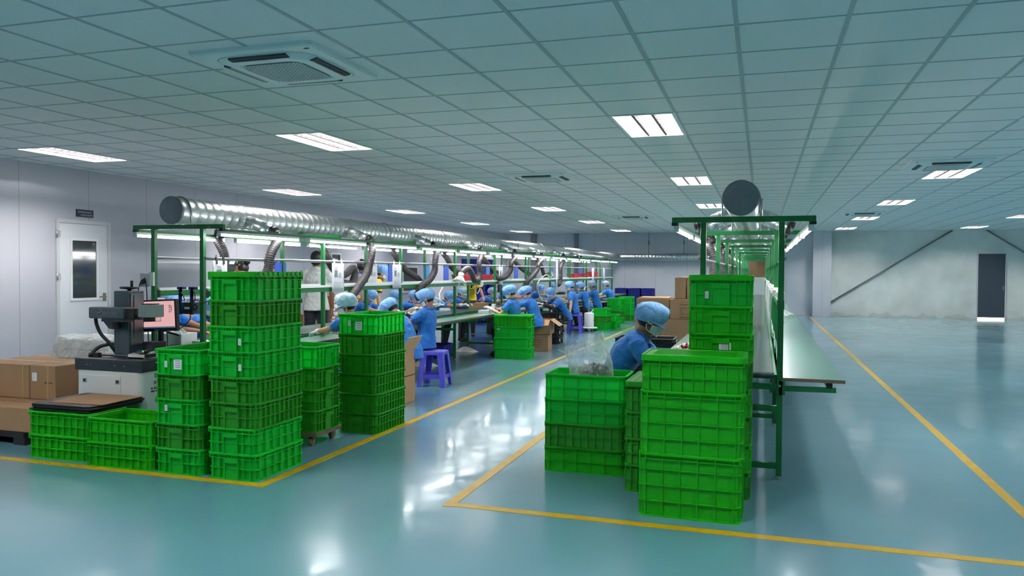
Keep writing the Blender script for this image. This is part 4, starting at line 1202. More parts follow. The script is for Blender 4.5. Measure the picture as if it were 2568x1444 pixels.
stack('BBBBBA', -3.445, 6.52, -HALF, 'in the six-crate stack beside the worker in the pale cap', 'crates beside the pale-capped worker', cards={5: [('X', -.075, .10, .028, .05, 0), ('X', .02, .09, .07, .10, 1)]})
stack('EAEC', -3.96, 12.52, 0, 'in the lidded four-crate stack in front of the gloved worker', 'lidded crates by the aisle', lid=LIDS['A'], cards={2: [('y', -.22, .14, .05, .02, 0)]})
stack('DBEE', -1.215, 5.725, 0, 'in the open stack holding the clear bag', 'crates holding the clear bag')
B2 = stack('BBBB', -.655, 5.475, -HALF, 'in the narrow lidded stack between two other stacks', 'narrow lidded crates', lid=LIDS['B'])
# big crates
z = 0
for i, k in enumerate('TTH'):
    crate(k, ['tall green bottom crate of the nearest stack on the open floor', 'tall green middle crate of the nearest stack on the open floor', 'lidded green top crate of the nearest stack on the open floor'][i], -.392 + .006 * i, 4.89, z, .012 * i - .02, 'nearest big crates', LIDS['C'] if k == 'H' else None)
    z += CR[k][3] - .004
stack('BCBCBCCA', -.252, 5.515, -HALF, 'in the tall stack at the end of the quiet workbench', 'crates at the end of the quiet workbench', lid=LIDS['C'], cards={5: [('X', .03, .10, .075, .045, 1)], 7: [('X', -.085, .075, .022, .045, 0)]})
stack('ABA', -3.84, 19.4, -HALF, 'in the low stack behind the white cylinder machine', 'low far crates')
stack('AA', -3.72, 20.1, -HALF, 'in the two-crate stack just behind the low far stack', 'two far crates')
stack('ABAA', -3.93, 22.0, -HALF, 'in the second far stack near the seated workers', 'second far crates')
stack('BAAA', -3.86, 23.4, -HALF, 'in the farthest green stack before the navy crates', 'farthest green crates')
stack('KKKKK', -1.145, 8.22, 0, 'in the black stack behind the masked worker at the quiet workbench', 'black crates behind the lone worker', cards={4: [('X', .12, .11, .04, .05, 0)]})
stack('KKKK', -4.16, 15.35, 0, 'in the black stack behind the opened carton', 'black crates by the opened carton', cards={i: [('X', -.1, .08, .05, .06, 0)] for i in range(4)})
for j, x in enumerate((-4.62, -4.16, -3.82 + .12)):
    stack('NNNNN', x - .05, 27.3, -HALF, ['in the navy stack against the far wall, beside the bench', 'in the middle navy stack against the far wall', 'in the navy stack against the far wall, nearest the cartons'][j], 'navy crates at the far wall')
for j, (x, y) in enumerate(((-7.5, 20.0), (-7.5, 20.75))):
    stack('N' * 10, x, y, 0, ['in the nearer tall navy stack behind the workers', 'in the farther tall navy stack behind the workers'][j], 'tall navy crates behind the workers')

# ------------------------------------------------------------------ cartons
def carton(label, x, y, z, w, d, h, rz=0, group=None, tape=True, straps=(), prints=(), label_sheet=None, m='carton'):
    t = thing('cardboard_carton', label, 'cardboard box', (x, y, z), rz, group)
    MB().b2(-w / 2, w / 2, -d / 2, d / 2, 0, h).build('box_body', M[m], t, bevel=.006)
    if tape:
        g = MB(); g.b2(-w / 2 - .001, w / 2 + .001, -.025, .025, h - .06, h + .001); g.b2(-.0, .0005, 0, .0005, h, h + .0005); g.build('tape', M['tape'], t)
    for u in straps:
        g = MB(); g.b2(u - .007, u + .007, -d / 2 - .0015, d / 2 + .0015, -.000, h + .0015); g.build('strap', M['strap'], t)
    if prints:
        g = MB(); random.seed(int(abs(x * 100)))
        for u, zz, ln in prints:
            p = u
            while p < u + ln: 
                k = random.uniform(.012, .035); g.b2(p, p + k, -d / 2 - .001, -d / 2 + .001, zz - .006, zz + .006); p += k + .008
        g.build('print', M['carton_ink'], t)
    if label_sheet:
        u, zz, a, b = label_sheet; MB().b2(u, u + a, -d / 2 - .0015, -d / 2 + .001, zz, zz + b).build('label_sheet', M['paper'], t)
    return t
# wrapped cartons on a black pallet, left edge
t = thing('pallet', 'black plastic pallet under the strapped cartons', 'pallet', (-6.45, 5.3, 0))
g = MB(); g.b2(-.75, .66, -.42, .48, .06, .10)
for a in (-.7, -.05, .55): g.b2(a, a + .12, -.42, .48, 0, .06)
g.build('deck', M['black'], t)
carton('lowest brown carton on the black pallet at the picture edge', -6.36, 5.13, .102, 1.24, .46, .205, 0, 'strapped cartons')
carton('strapped brown carton with white label, upper one beside the white cabinet', -6.005, 5.50, .31, .29, .50, .30, 0, 'strapped cartons', straps=(.06,), label_sheet=(-.12, .16, .055, .075), prints=((.02, .15, .07),))
carton('strapped brown carton at the picture edge, upper one on the pallet', -6.48, 5.50, .31, .64, .50, .30, 0, 'strapped cartons', straps=(.25,))
carton('large brown carton behind the strapped ones, under the plastic bundle', -6.45, 6.08, .0, 1.1, .52, .58, 0, 'strapped cartons')
# plastic wrapped foam bundle
t = thing('foam_bundle', 'white foam blocks wrapped in crinkled clear plastic on the cartons', 'wrapped foam', (-6.28, 6.08, .585))
MB().b2(-.30, .30, -.19, .19, .02, .085).build('foam_block', M['foam'], t, bevel=.01); MB().b2(-.28, .28, -.18, .18, .09, .19).build('foam_block', M['foam'], t, bevel=.01)
g = MB()
def blob(n, m, f):
    return [[f(2 * PI * i / n, j / m) for i in range(n)] for j in range(m + 1)]
g.loft(blob(48, 10, lambda a, v: (0 + (.37 - .05 * v + .02 * math.sin(9 * a + 5 * v)) * max(-1, min(1, 1.25 * math.cos(a))), (.235 - .03 * v + .015 * math.sin(7 * a - 3 * v)) * max(-1, min(1, 1.25 * math.sin(a))), .0 + .215 * v + .01 * math.sin(6 * a + 9 * v))), 0, True, True)
g.build('wrap', M['film'], t)
# black flattened sheets on the low stack
t = thing('black_sheet_pile', 'pile of black plastic sheets lying on the low green stack', 'plastic sheets', (-5.17, 4.93, .362), .02)
for k in range(4):
    g = MB(); g.loft([rrect(.62 - .02 * (k % 2), .56, .04, .012 * k), rrect(.62 - .02 * (k % 2), .56, .04, .012 * k + .009)], 0, False, True); o = g.build('sheet', M['black'], t); o.location = (.012 * (k % 3), .012 * (k % 2), 0)
t = thing('cardboard_sheet', 'flat brown cardboard sheet on the pile of black sheets', 'cardboard', (-5.10, 4.96, .408), .05); MB().b2(-.25, .25, -.22, .22, 0, .006).build('sheet', M['carton'], t)
# cartons in the middle of the hall
def open_carton(label, x, y, z, w, d, h, group, flaps=((1, 0), (-1, 0), (0, 1), (0, -1)), rz=0, ang=(115, 100, 110, 120)):
    t = thing('cardboard_carton', label, 'cardboard box', (x, y, z), rz, group)
    g = MB(); th = .006
    for a in ((-w / 2, w / 2, -d / 2, -d / 2 + th), (-w / 2, w / 2, d / 2 - th, d / 2), (-w / 2, -w / 2 + th, -d / 2, d / 2), (w / 2 - th, w / 2, -d / 2, d / 2)): g.b2(*a, 0, h)
    g.b2(-w / 2, w / 2, -d / 2, d / 2, 0, th); g.build('box_body', M['carton'], t)
    for (fx, fy), an in zip(flaps, ang):
        f = MB(); L = min(w, d) * .48; ww = d if fx else w
        f.b2(-ww / 2 + .004, ww / 2 - .004, 0, L, -th / 2, th / 2)
        o = f.build('flap', M['carton_in'], t)
        o.location = (fx * w / 2, fy * d / 2, h); o.rotation_euler = Euler((R(90 - an), 0, (-HALF if fx > 0 else HALF) if fx else (0 if fy > 0 else PI)), 'XYZ')
    return t
carton('lower brown carton under the bag-filled one beside the violet stool', -3.88, 7.82, 0, .37, .36, .30, 0, 'cartons beside the violet stool')
open_carton('open brown carton with a white bag in it beside the violet stool', -3.88, 7.82, .302, .37, .36, .29, 'cartons beside the violet stool', ang=(30, 150, 60, 160))
t = thing('plastic_bag', 'crumpled white plastic bag sticking out of the open carton', 'plastic bag', (-3.92, 7.82, .50))
g = MB(); g.loft(blob(26, 8, lambda a, v: ((.13 - .09 * v + .03 * math.sin(5 * a + 7 * v)) * math.cos(a), (.11 - .07 * v + .02 * math.sin(4 * a)) * math.sin(a), .22 * v + .03 * math.sin(3 * a) * v)), 0, True, True); g.build('bag_film', M['paper'], t)
carton('brown carton half hidden between the olive crates and the pale-capped worker', -4.12, 7.42, 0, .40, .36, .55, 0, None)
t = thing('plastic_bag', 'white bag lying on the half hidden carton behind the dolly', 'plastic bag', (-4.12, 7.42, .551))
g = MB(); g.loft(blob(24, 6, lambda a, v: ((.17 - .12 * v * v + .03 * math.sin(5 * a + 4 * v)) * math.cos(a), (.14 - .1 * v * v) * math.sin(a), .07 * v)), 0, True, True); g.build('bag_film', M['paper'], t)
carton('lower brown carton with printed panel under the opened carton', -3.93, 13.92, 0, .44, .40, .31, .08, 'cartons by the aisle', prints=((-.12, .20, .2), (-.12, .16, .2), (-.12, .12, .2), (-.12, .08, .2)))
open_carton('opened brown carton with spread flaps on the aisle', -3.90, 13.92, .312, .46, .42, .27, 'cartons by the aisle', rz=.08, ang=(125, 90, 95, 118))
# pile of cartons behind the lone worker
cp = [(-1.58, 12.3, 0, .52, .6, .38), (-1.17, 12.3, 0, .28, .6, .38), (-1.66, 12.3, .382, .36, .6, .37), (-1.24, 12.3, .382, .46, .6, .37), (-1.58, 12.3, .755, .50, .6, .305), (-1.07, 12.3, .755, .50, .6, .30), (-1.17, 12.3, 1.06, .17, .5, .33), (-.985, 12.3, 1.06, .18, .5, .33)]
cn = ['lowest wide brown carton of the pile behind the lone worker', 'lowest narrow brown carton of the pile, beside the quiet workbench', 'middle row brown carton of the pile on its aisle side', 'middle row brown carton of the pile on its bench side', 'large open-topped brown carton over the middle row, on the aisle side', 'printed brown carton in the upper row beside the tall crates', 'narrow brown carton on top of the pile', 'top brown carton of the pile touching the tall crates in view']
for (x, y, z, w, d, h), lb in zip(cp, cn):
    pr_ = ((-.10, .22, .3), (-.10, .165, .08), (.02, .165, .2), (-.10, .135, .05), (-.10, .105, .05), (-.10, .075, .06), (.0, .075, .22), (-.10, .03, .13)) if 'printed' in lb else ()
    carton(lb, x, y, z, w - .006, d, h, 0, 'carton pile behind the lone worker', prints=pr_, tape=('printed' not in lb))
g = thing('carton_flap', 'pale cardboard sheet lying on the large carton of the pile', 'cardboard', (-1.58, 12.3, 1.063)); MB().b2(-.22, .24, -.28, .3, 0, .012).build('sheet', M['carton_in'], g)
# small labelled boxes behind the white shirted man
random.seed(4)
for c, (x, y) in enumerate(((-6.95, 11.55), (-6.95, 12.12), (-6.95, 10.72))):
    for k in range(8 if c < 2 else 6):
        h = .128
        where = ['nearer column', 'farther column', 'column behind the man'][c]
        t = thing('small_carton', f'small brown carton with white labels, {ORD[k]} from the floor in the {where}', 'cardboard box', (x, y, k * (h + .002)), -.0, 'small labelled cartons')
        MB().b2(-.20, .20, -.23, .23, 0, h).build('box_body', M['carton'], t, bevel=.003)
        if c < 2:
            g = MB(); q = MB()
            for u in (-.19, .02):
                g.b2(.2, .2015, u, u + .085, .01, .118); g.b2(.2, .2015, u + .09, u + .17, .06, .118)
                q.b2(.201, .2025, u + .022, u + .04, .045, .10); q.b2(.201, .2025, u + .022, u + .066, .045, .068)
            g.build('label_sheet', M['paper'], t); q.build('print', M['ink'], t)
# carton cluster beyond the bench end (behind the monitor)
for i, (x, y, z, w, d, h) in enumerate(((-6.95, 8.3, 0, .5, .5, .45), (-6.95, 8.3, .452, .5, .5, .42), (-6.9, 8.86, 0, .5, .5, .5), (-6.9, 8.86, .502, .45, .45, .36))):
    carton(['lower brown carton behind the monitor', 'upper brown carton behind the monitor', 'lower brown carton behind the bench end post', 'upper brown carton behind the bench end post'][i], x, y, z, w, d, h, 0, 'cartons behind the bench end')
# far boxes on the busy bench side
for i, (x, y, z, w, d, h, m) in enumerate(((-6.9, 24.2, 1.3, .9, .4, .45, 'crate_c'), (-6.4, 27.2, 1.3, .9, .4, .5, 'carton'))):
    pass

# ------------------------------------------------------------------ violet stools
def stool(label, x, y, rz=0, h=.45):
    t = thing('plastic_stool', label, 'stool', (x, y, 0), rz, 'violet plastic stools')
    s = MB(); s.loft([rrect(.30, .30, .05, h - .045, 5), rrect(.295, .295, .05, h - .01, 5), rrect(.27, .27, .05, h, 5), rrect(.08, .08, .03, h - .004, 5)], 0, False, True)
    s.build('seat', M['stool'], t)
    for sx in (-1, 1):
        for sy in (-1, 1):
            g = MB(); a, b = .118, .158
            for dx, dy in ((1, 0), (0, 1)):
                A = [(sx * (a + .024), sy * (a + .024)), (sx * (a + .024 - .075 * dx), sy * (a + .024 - .075 * dy))]; Bq = [(sx * (b + .024), sy * (b + .024)), (sx * (b + .024 - .055 * dx), sy * (b + .024 - .055 * dy))]
                n = (sy * .008 * dx, sx * .008 * dy)
                th = .007
                off = V((-sx * th * dy, -sy * th * dx, 0))
                P = [V((*A[0], h - .04)), V((*A[1], h - .04)), V((*Bq[1], .0)), V((*Bq[0], .0))]
                vs = P + [p + off for p in P]
                g.add(vs, [(0, 1, 2, 3), (7, 6, 5, 4), (0, 4, 5, 1), (1, 5, 6, 2), (2, 6, 7, 3), (3, 7, 4, 0)])
            g.build('leg', M['stool'], t)
    r = MB()
    w = .152
    for a, b in (((-w, -w), (w, -w)), ((w, -w), (w, w)), ((w, w), (-w, w)), ((-w, w), (-w, -w))):
        r.bar((a[0], a[1], .13), (b[0], b[1], .13), .010, .05)
    r.build('stretcher', M['stool'], t)
    return t
stool('violet plastic stool under the worker with black sleeve, beside the open carton', -3.95, 9.15, .1)
stool('violet plastic stool by the white cylinder machine under a leaning worker', -4.22, 18.2, .1)
stool('violet plastic stool under the seated worker in the pale cap', -4.1, 7.15 + .1, .05)

# white cylinder machine on casters
t = thing('air_purifier', 'white cylinder machine with upright pipe on a caster base beside the stool', 'machine', (-4.03, 18.85, 0))
b = MB(); b.lathe([(.20, .07), (.21, .085), (.20, .10)], n=24); b.build('base', M['white_plastic'], t)
b = MB(); b.lathe([(.115, .10), (.12, .12), (.12, .42), (.11, .45), (.04, .465)], n=28); b.build('body', M['white_plastic'], t)
b = MB(); b.cyl((0, 0, .45), (0, 0, .78), .022, None, 14); b.build('pipe', M['galv_dark'], t)
b = MB(); b.tube([(.03, 0, .45), (.08, 0, .50), (.11, 0, .53)], .012, 8); b.build('handle', M['white'], t)
b = MB(); b.b2(.119, .122, -.04, .04, .25, .29); b.build('label', M['print_grey'], t)
for a in range(4):
    g = MB(); g.cyl((.15 * math.cos(a * HALF + .6) - .012, .15 * math.sin(a * HALF + .6), .035), (.15 * math.cos(a * HALF + .6) + .012, .15 * math.sin(a * HALF + .6), .035), .034, None, 14); g.build('caster', M['black'], t)

# bag of parts
t = thing('plastic_bag', 'tall clear plastic bag of grey and maroon parts standing in the open green crate', 'plastic bag', (-1.20, 5.72, .545))
g = MB()
def bagf(a, v):
    ca, sa = math.cos(a), math.sin(a)
    w = .150 + .02 * math.sin(PI * min(1, v * 1.2)) - .075 * max(0, v - .45) ** 1.3
    k = max(0, v - .25)
    wr = 1 + .05 * math.sin(3 * a + 2.5 * v + .6) * k + .035 * math.sin(6 * a - 5 * v) * k
    lip = (.11 * max(0, -ca) ** 1.5) * max(0, v - .62) * 2.4        # mouth of the bag flops out to the left
    x = w * ca * wr - .06 * v - lip + .02
    y = (.115 - .05 * v ** 1.5) * sa * wr
    zz = .47 * v * (1 - .36 * max(0, -ca) * max(0, v - .3) * 1.3) + .012 * math.sin(2 * a + 1) * v
    return (x, y, zz)
g.loft(blob(56, 26, bagf), 0, True, False)
o = g.build('bag_film', M['film_bag'], t)
bt = bpy.data.textures.new('wrinkle', 'CLOUDS'); bt.noise_scale = .055; bt.noise_depth = 3
dm = o.modifiers.new('wrinkle', 'DISPLACE'); dm.texture = bt; dm.strength = .016; dm.mid_level = .55
random.seed(12)
g = MB(); g2 = MB(); g3 = MB()
for k in range(900):
    a = random.uniform(0, 2 * PI); rr = math.sqrt(random.random()); h = random.random() ** .8 * .235
    x = rr * .14 * math.cos(a) - .06 * h / .47 + .02; y = rr * .095 * math.sin(a)
    if h > .185 + .05 * (1 - rr): continue
    tgt_ = g3 if (x > .02 and h > .10 + .3 * max(0, .02 - x) and random.random() < .8) or random.random() < .10 else (g if random.random() < .6 else g2)
    s_ = random.uniform(.010, .019)
    q = Euler((random.uniform(0, 6), random.uniform(0, 6), random.uniform(0, 6))).to_matrix()
    if random.random() < .6: tgt_.ell((x, y, h + .015), (s_, s_ * .6, s_ * .5), q, 7, 5)
    else: tgt_.box((x, y, h + .015), (s_ * 1.6, s_ * .7, s_ * .5), q)
for mb_, m_ in ((g, 'part_grey'), (g2, 'part_olive'), (g3, 'part_dark')):
    o = mb_.build('loose_parts', M[m_], t); o['kind'] = 'stuff'

# tray with yarn flowers on the quiet bench
t = thing('blue_tray', 'blue tray on the quiet workbench in front of the lone worker', 'tray', (-.68, 7.0, .725))
g = MB(); g.loft([rrect(.42, .30, .03, 0), rrect(.46, .34, .03, .05), rrect(.44, .32, .03, .05), rrect(.40, .28, .03, .008)], 0, False, True); g.build('tray_shell', M['blue_tray'], t)
random.seed(3)
t = thing('yarn_bundle', 'cream and wine coloured soft bundle heaped in the blue tray', 'yarn', (-.64, 7.0, .735))
a = MB(); b = MB()
for k in range(300):
    x, y = random.uniform(-.14, .17), random.uniform(-.10, .10); hh = max(0, .085 * (1 - ((x - .03) / .17) ** 2)) * random.random()
    q = b if abs(x - .03) < .05 and (y < 0 or hh < .04) and random.random() < .85 else a
    q.ell((x, y, .014 + hh), (.017, .011, .009), Euler((random.random() * 3,) * 3).to_matrix(), 8, 5)
a.build('cream_yarn', M['flower_w'], t); b.build('wine_yarn', M['flower_r'], t)

# ------------------------------------------------------------------ laser marking machine
LX, LY = -5.60, 5.22
t = thing('laser_marking_machine', 'white and charcoal laser marking machine with column and scan head', 'marking machine', (LX, LY, 0))
g = MB(); g.loft([rrect(.70, .50, .05, .05, 5, .35, .25), rrect(.70, .50, .05, .60, 5, .35, .25)], 0, False, True); g.build('cabinet', M['white'], t)
g = MB(); g.b2(.02, .68, .02, .48, 0, .05); g.build('plinth', M['black'], t)
g = MB(); g.b2(-.005, .705, -.005, .505, .60, .70); g.build('tabletop', M['charcoal'], t, bevel=.004)
g = MB(); g.b2(.085, .485, -.006, .001, .12, .56); d = g.build('cabinet_door', M['white'], t, bevel=.002)
for u in (.105, .455): q = MB(); q.b2(u - .02, u + .02, -.010, -.004, .495, .53); q.b2(u - .008, u + .008, -.014, -.009, .505, .525, 1); q.build('latch', [M['rod'], M['black']], d)
g = MB(); g.b2(.215, .375, .20, .38, .70, 1.272); g.b2(.20, .39, .185, .40, .70, .715); g.build('column', M['dark_grey'], t, bevel=.006)
g = MB(); g.b2(.376, .384, .22, .36, .80, 1.25); g.b2(.376, .392, .25, .33, .86, 1.24); g.build('slide_rail', M['galv_dark'], t)
g = MB(); g.lathe([(.012, 0), (.02, .012), (.075, .018), (.08, .03), (.07, .036), (.01, .036)], (.30, .29, 1.272), 24); g.cyl((.345, .27, 1.308), (.345, .27, 1.362), .011, .013, 12); g.build('handwheel', M['black'], t)
g = MB(); g.b2(.06, .44, .075, .215, 1.035, 1.135); arm = g.build('arm', M['dark_grey'], t, bevel=.014, seg=3)
g = MB(); g.b2(.19, .43, .09, .20, 1.01, 1.035); g.prism([(.20, 1.01), (.30, 1.01), (.30, .945), (.26, .95)], .10, .19, axis='y'); g.build('arm_bracket', M['charcoal'], t)
words('\u956d\u4e1c\u65b9\u6fc0\u5149', .034, M['sign_text'], arm, (.215, .0738, 1.080), (HALF, 0, 0))
g = MB(); g.tube([(.185 + .027 * math.cos(a), .0738, 1.086 + .034 * math.sin(a)) for a in [R(30) + R(300) * k / 22 for k in range(23)]], .003, 6, flat=.4); g.tube([(.162, .0738, 1.086), (.18, .0738, 1.084), (.215, .0738, 1.10)], .003, 6); g.build('emblem', M['sign_text'], arm)
g = MB(); g.cyl((.44, .145, 1.085), (.59, .145, 1.085), .038, .034, 20); g.b2(.44, .53, .10, .19, 1.04, 1.125); g.b2(.44, .575, .115, .175, 1.033, 1.043); g.build('head_mount', M['black'], t)
g = MB(); g.prism([(.572, .10), (.672, .07), (.745, .11), (.745, .21), (.572, .22)], 1.057, 1.163); g.build('scan_head', M['mid_grey'], t, bevel=.004)
g = MB(); g.cyl((.655, .14, 1.02), (.655, .14, 1.057), .047, None, 24); g.build('lens', M['black'], t); MB().b2(.61, .72, .10, .18, 1.163, 1.171).build('top_plate', M['black'], t)
for nm, pts in (('cable_hose', [(.068, .15, 1.045), (.072, .15, .99), (.11, .16, .90), (.18, .18, .82), (.21, .20, .765), (.218, .22, .73)]), ('cable_hose', [(.215, .25, .80), (.14, .22, .80), (.085, .17, .78), (.062, .12, .735), (.06, .11, .705)])):
    MB().tube(catmull(pts, .02), .0155, 12).build(nm, M['black'], t)
MB().cyl((.06, .11, .70), (.06, .11, .735), .024, None, 14).build('cable_gland', M['black'], t)
for u in (.12, .16, .42, .52): g = MB(); g.b2(u, u + .012, -.0065, -.0045, .645, .652); g.build('screw', M['rod'], t)
g = MB(); g.b2(.70, .704, .06, .44, .08, .58); g.build('side_panel', M['white'], t)
for z, s_, k in ((.50, .030, '\u956d\u4e1c\u65b9'), (.455, .018, 'A 1234'), (.425, .012, '- - -')):
    if k.startswith('\u956d'): words(k, s_, M['ink'], t, (.7048, .13, z), (HALF, 0, HALF))
g = MB(); random.seed(8)
for z in (.455, .43): 
    y = .10
    while y < .32: k = random.uniform(.015, .04); g.b2(.7042, .7052, y, y + k, z - .006, z + .006); y += k + .012
g.build('print', M['ink'], t)
# things on its table
t = thing('fixture_block', 'small brass and black clamping fixture on the marking machine table', 'fixture', (LX + .56, LY + .17, .70))
g = MB(); g.b2(-.12, .06, -.06, .06, 0, .012); g.b2(-.06, .0, -.03, .03, .012, .05); g.build('block', M['wood'], t)
g = MB(); g.b2(.0, .10, -.05, .04, .012, .04); g.cyl((.03, 0, .04), (.03, 0, .075), .018, None, 14); g.tube([(.03, 0, .06), (.09, .03, .07)], .008, 8); g.build('clamp', M['black'], t)
t = thing('bar_clamp', 'black bar clamp tool on the marking machine table beside the column', 'tool', (LX + .11, LY + .12, .70))
g = MB(); g.b2(-.02, .03, -.02, .02, 0, .035); g.b2(.0, .16, -.008, .008, .012, .022); g.tube([(-.1, 0, .004), (-.02, 0, .006)], .004, 6); g.build('bar', M['black'], t)
t = thing('power_box', 'black power supply box behind the marking machine column', 'power box', (LX + .43, LY + .30, .70)); MB().b2(0, .15, 0, .12, 0, .125).build('box_body', M['black'], t, bevel=.005); g = MB(); g.cyl((.075, -.003, .07), (.075, .001, .07), .035, None, 20); g.build('fan_grille', M['charcoal'], t)
# monitor
t = thing('monitor', 'black monitor showing a pink screen behind the scan head', 'monitor', (-5.095, 5.62, 0), R(-2))
s_ = MB(); s_.b2(-.225, .225, -.02, .022, .915, 1.195); body = s_.build('monitor_body', M['black'], t, bevel=.006); body.rotation_euler = (0, R(-3), 0); body.location = (.055, 0, .0)
g = MB(); g.b2(-.208, .208, -.0225, -.020, .944, 1.180); sc_ = g.build('screen', M['screen'], body)
g = MB(); g.b2(-.208, .208, -.0235, -.0222, .944, .956); g.build('taskbar', M['screen_bar'], sc_)
g = MB(); g.b2(-.15, .06, -.0235, -.0222, 1.000, 1.165); g.b2(-.148, .058, -.0245, -.0232, 1.002, 1.006, 1); g.b2(.055, .058, -.0245, -.0232, 1.0, 1.06, 1)
for z in (1.10, 1.12, 1.135, 1.08): g.b2(.15, .15 + .02, -.0245, -.0222, z, z + .008, 1)
g.b2(.175, .181, -.0245, -.0222, 1.09, 1.14, 1); g.build('program_window', [M['screen_win'], M['print_grey']], sc_)
g = MB(); g.b2(-.02, .02, -.0225, -.0205, .922, .930); g.build('badge', M['rod'], body)
g = MB(); g.b2(-.02, .02, .022, .05, .80, 1.06); g.b2(-.13, .13, -.03, .14, .724, .735); g.b2(-.02, .02, .02, .05, .73, .82); g.build('stand', M['black'], t)
for pts in ([(.03, .03, .92), (.04, .02, .84), (.0, .03, .80), (-.04, .0, .76), (-.1, -.02, .735)], [(-.09, .03, .92), (-.09, .03, .85), (-.10, .03, .74)], [(.07, .035, .93), (.075, .035, .82), (.06, .03, .735), (-.05, .03, .735)]):
    MB().tube(catmull(pts, .02), .0045, 8).build('cable', M['black'], t)
# button panel
t = thing('button_box', 'slanted grey control box with dark, green and grey push buttons', 'control box', (-5.06, 5.35, .70))
g = MB(); g.prism([(-.02, 0), (.16, 0), (.16, .055), (-.02, .035)], -.085, .085, axis='x'); g.build('housing', M['trunking'], t); 
for i, m_ in enumerate(('navy_crate', 'green_btn', 'part_grey')):
    q = MB(); q.cyl((-.05 + .055 * i, .07, .042), (-.05 + .055 * i, .068, .062), .017, .015, 16); q.build('push_button', M[m_], t)
# things around the bench end
t = thing('wall_socket', 'grey socket box with black plugs on the wall-side bench post', 'socket', (AX - PR, 5.805, 1.30))
g = MB(); g.b2(-.095, -.02, -.03, .012, 0, .125); g.build('box_body', M['door_frame'], t, bevel=.003); g = MB(); g.b2(-.02, .035, -.008, .012, .01, .135); g.build('mount_plate', M['trunking'], t)
for pts in ([(-.045, -.06, .045), (-.07, -.05, .04), (-.11, -.03, -.02), (-.125, -.02, -.13), (-.12, 0, -.26), (-.12, 0, -.38)], [(-.03, -.045, .085), (-.012, -.05, .06), (-.008, -.04, -.05), (-.01, -.03, -.24), (-.01, -.02, -.5)]):
    MB().tube(catmull(pts, .02), .0048, 8).build('cord', M['black'], t)
g = MB(); g.prism([(-.075, .02), (-.03, .035), (-.03, .075), (-.055, .06)], -.062, -.03, axis='y'); g.build('plug', M['black'], t)
t = thing('static_eliminator', 'teal box with black cables hung by blue hooks on the shelf rail', 'hanging device', (AX + .10, 5.80, 1.06))
g = MB(); g.b2(-.11, .10, .0, .10, 0, .105); g.build('box_body', M['teal'], t, bevel=.004); g = MB(); g.b2(.01, .10, -.012, .0, .03, .105); g.b2(.02, .075, -.0145, -.012, .045, .065, 1); g.build('front_unit', [M['black'], M['paper']], t)
for u in (-.04, .085):
    g = MB(); g.b2(u - .013, u + .013, -.004, .012, -.005, .225); g.b2(u - .030, u + .013, -.004, .07, .222, .245); g.b2(u + .0, u + .013, -.004, .012, .16, .24); g.build('hook', M['blue_metal'], t)
for pts in ([(.10, -.01, .08), (.14, -.01, .09), (.15, -.01, .06), (.11, -.01, .05), (.13, -.01, .085), (.16, -.01, .075), (.145, -.01, .04), (.11, -.01, .04)], [(.1, -.01, .22), (.13, -.01, .19), (.13, -.01, .13), (.10, -.01, .09)], [(.07, -.01, .03), (.08, -.01, -.04), (.02, -.03, -.11), (-.06, -.05, -.15)], [(.10, 0, .12), (.15, 0, .13), (.20, 0, .10), (.26, 0, .12)], [(-.03, -.01, .2), (.0, -.01, .17), (.02, -.01, .12), (-.02, -.01, .13), (-.05, -.01, .1), (.0, -.01, .18)]):
    MB().tube(catmull(pts, .012), .0045, 8).build('cable', M['black'], t)
t = thing('soldering_iron', 'black hand tool on a cable at the bench end', 'tool', (AX + .02, 5.74, .895)); g = MB(); g.caps((-.03, 0, 0), (.08, -.01, -.02), .012, .008, 10); g.build('tool_grip', M['black'], t)
t = thing('foam_box', 'white foam box on the bench end beside the monitor', 'foam box', (-5.29, 6.0, .753)); MB().b2(-.12, .12, 0, .22, 0, .105).build('box_body', M['foam'], t, bevel=.005)
t = thing('foam_box', 'white foam slab on the worktop behind the monitor cables', 'foam box', (-5.60, 6.02, .725)); MB().b2(-.12, .12, 0, .25, 0, .12).build('box_body', M['foam'], t, bevel=.006)
t = thing('plastic_bag', 'crumpled clear bag lying on the white foam box', 'plastic bag', (-5.29, 6.08, .860)); g = MB(); g.loft(blob(26, 6, lambda a, v: ((.10 - .07 * v + .015 * math.sin(6 * a)) * math.cos(a), (.08 - .05 * v) * math.sin(a), .055 * v)), 0, True, True); g.build('bag_film', M['film'], t)
t = thing('foam_box', 'flat speckled foam strip beside the white foam box', 'foam box', (-5.05, 6.12, .753)); MB().b2(-.10, .10, 0, .16, 0, .03).build('box_body', M['foam'], t)

# ------------------------------------------------------------------ items on the busy bench
WT = .7245; CB = .7525
def item(name, label, cat, x, y, z, mb, m, bevel=.003, group=None, rz=0):
    t = thing(name, label, cat, (x, y, z), rz, group); mb.build('body', M[m] if isinstance(m, str) else m, t, bevel=bevel); return t
item('small_box', 'small white box on the busy bench before the yellow-shirted person', 'box', -5.55, 13.3, WT, MB().b2(-.09, .09, -.05, .05, 0, .05), 'white_plastic')
item('small_box', 'white flat box beside the gloved hand at the lidded crates', 'box', -4.60, 12.85, WT, MB().b2(-.10, .10, -.09, .09, 0, .055), 'white_plastic')
item('small_box', 'grey flat box farther on the bench beyond the gloved hand', 'box', -4.62, 13.35, WT, MB().b2(-.11, .11, -.08, .08, 0, .05), 'part_grey')
item('small_box', 'open brown tray box in front of the yellow-shirted person', 'box', -5.50, 15.0, WT, MB().b2(-.16, .16, -.13, .13, 0, .085), 'carton')
item('black_tray', 'black round-ended tray on the bench by the yellow-shirted person', 'tray', -5.50, 15.75, WT, MB().lathe([(.0, 0), (.2, .0), (.24, .05), (.22, .055), (.18, .012), (0, .01)], n=28), 'black', 0)
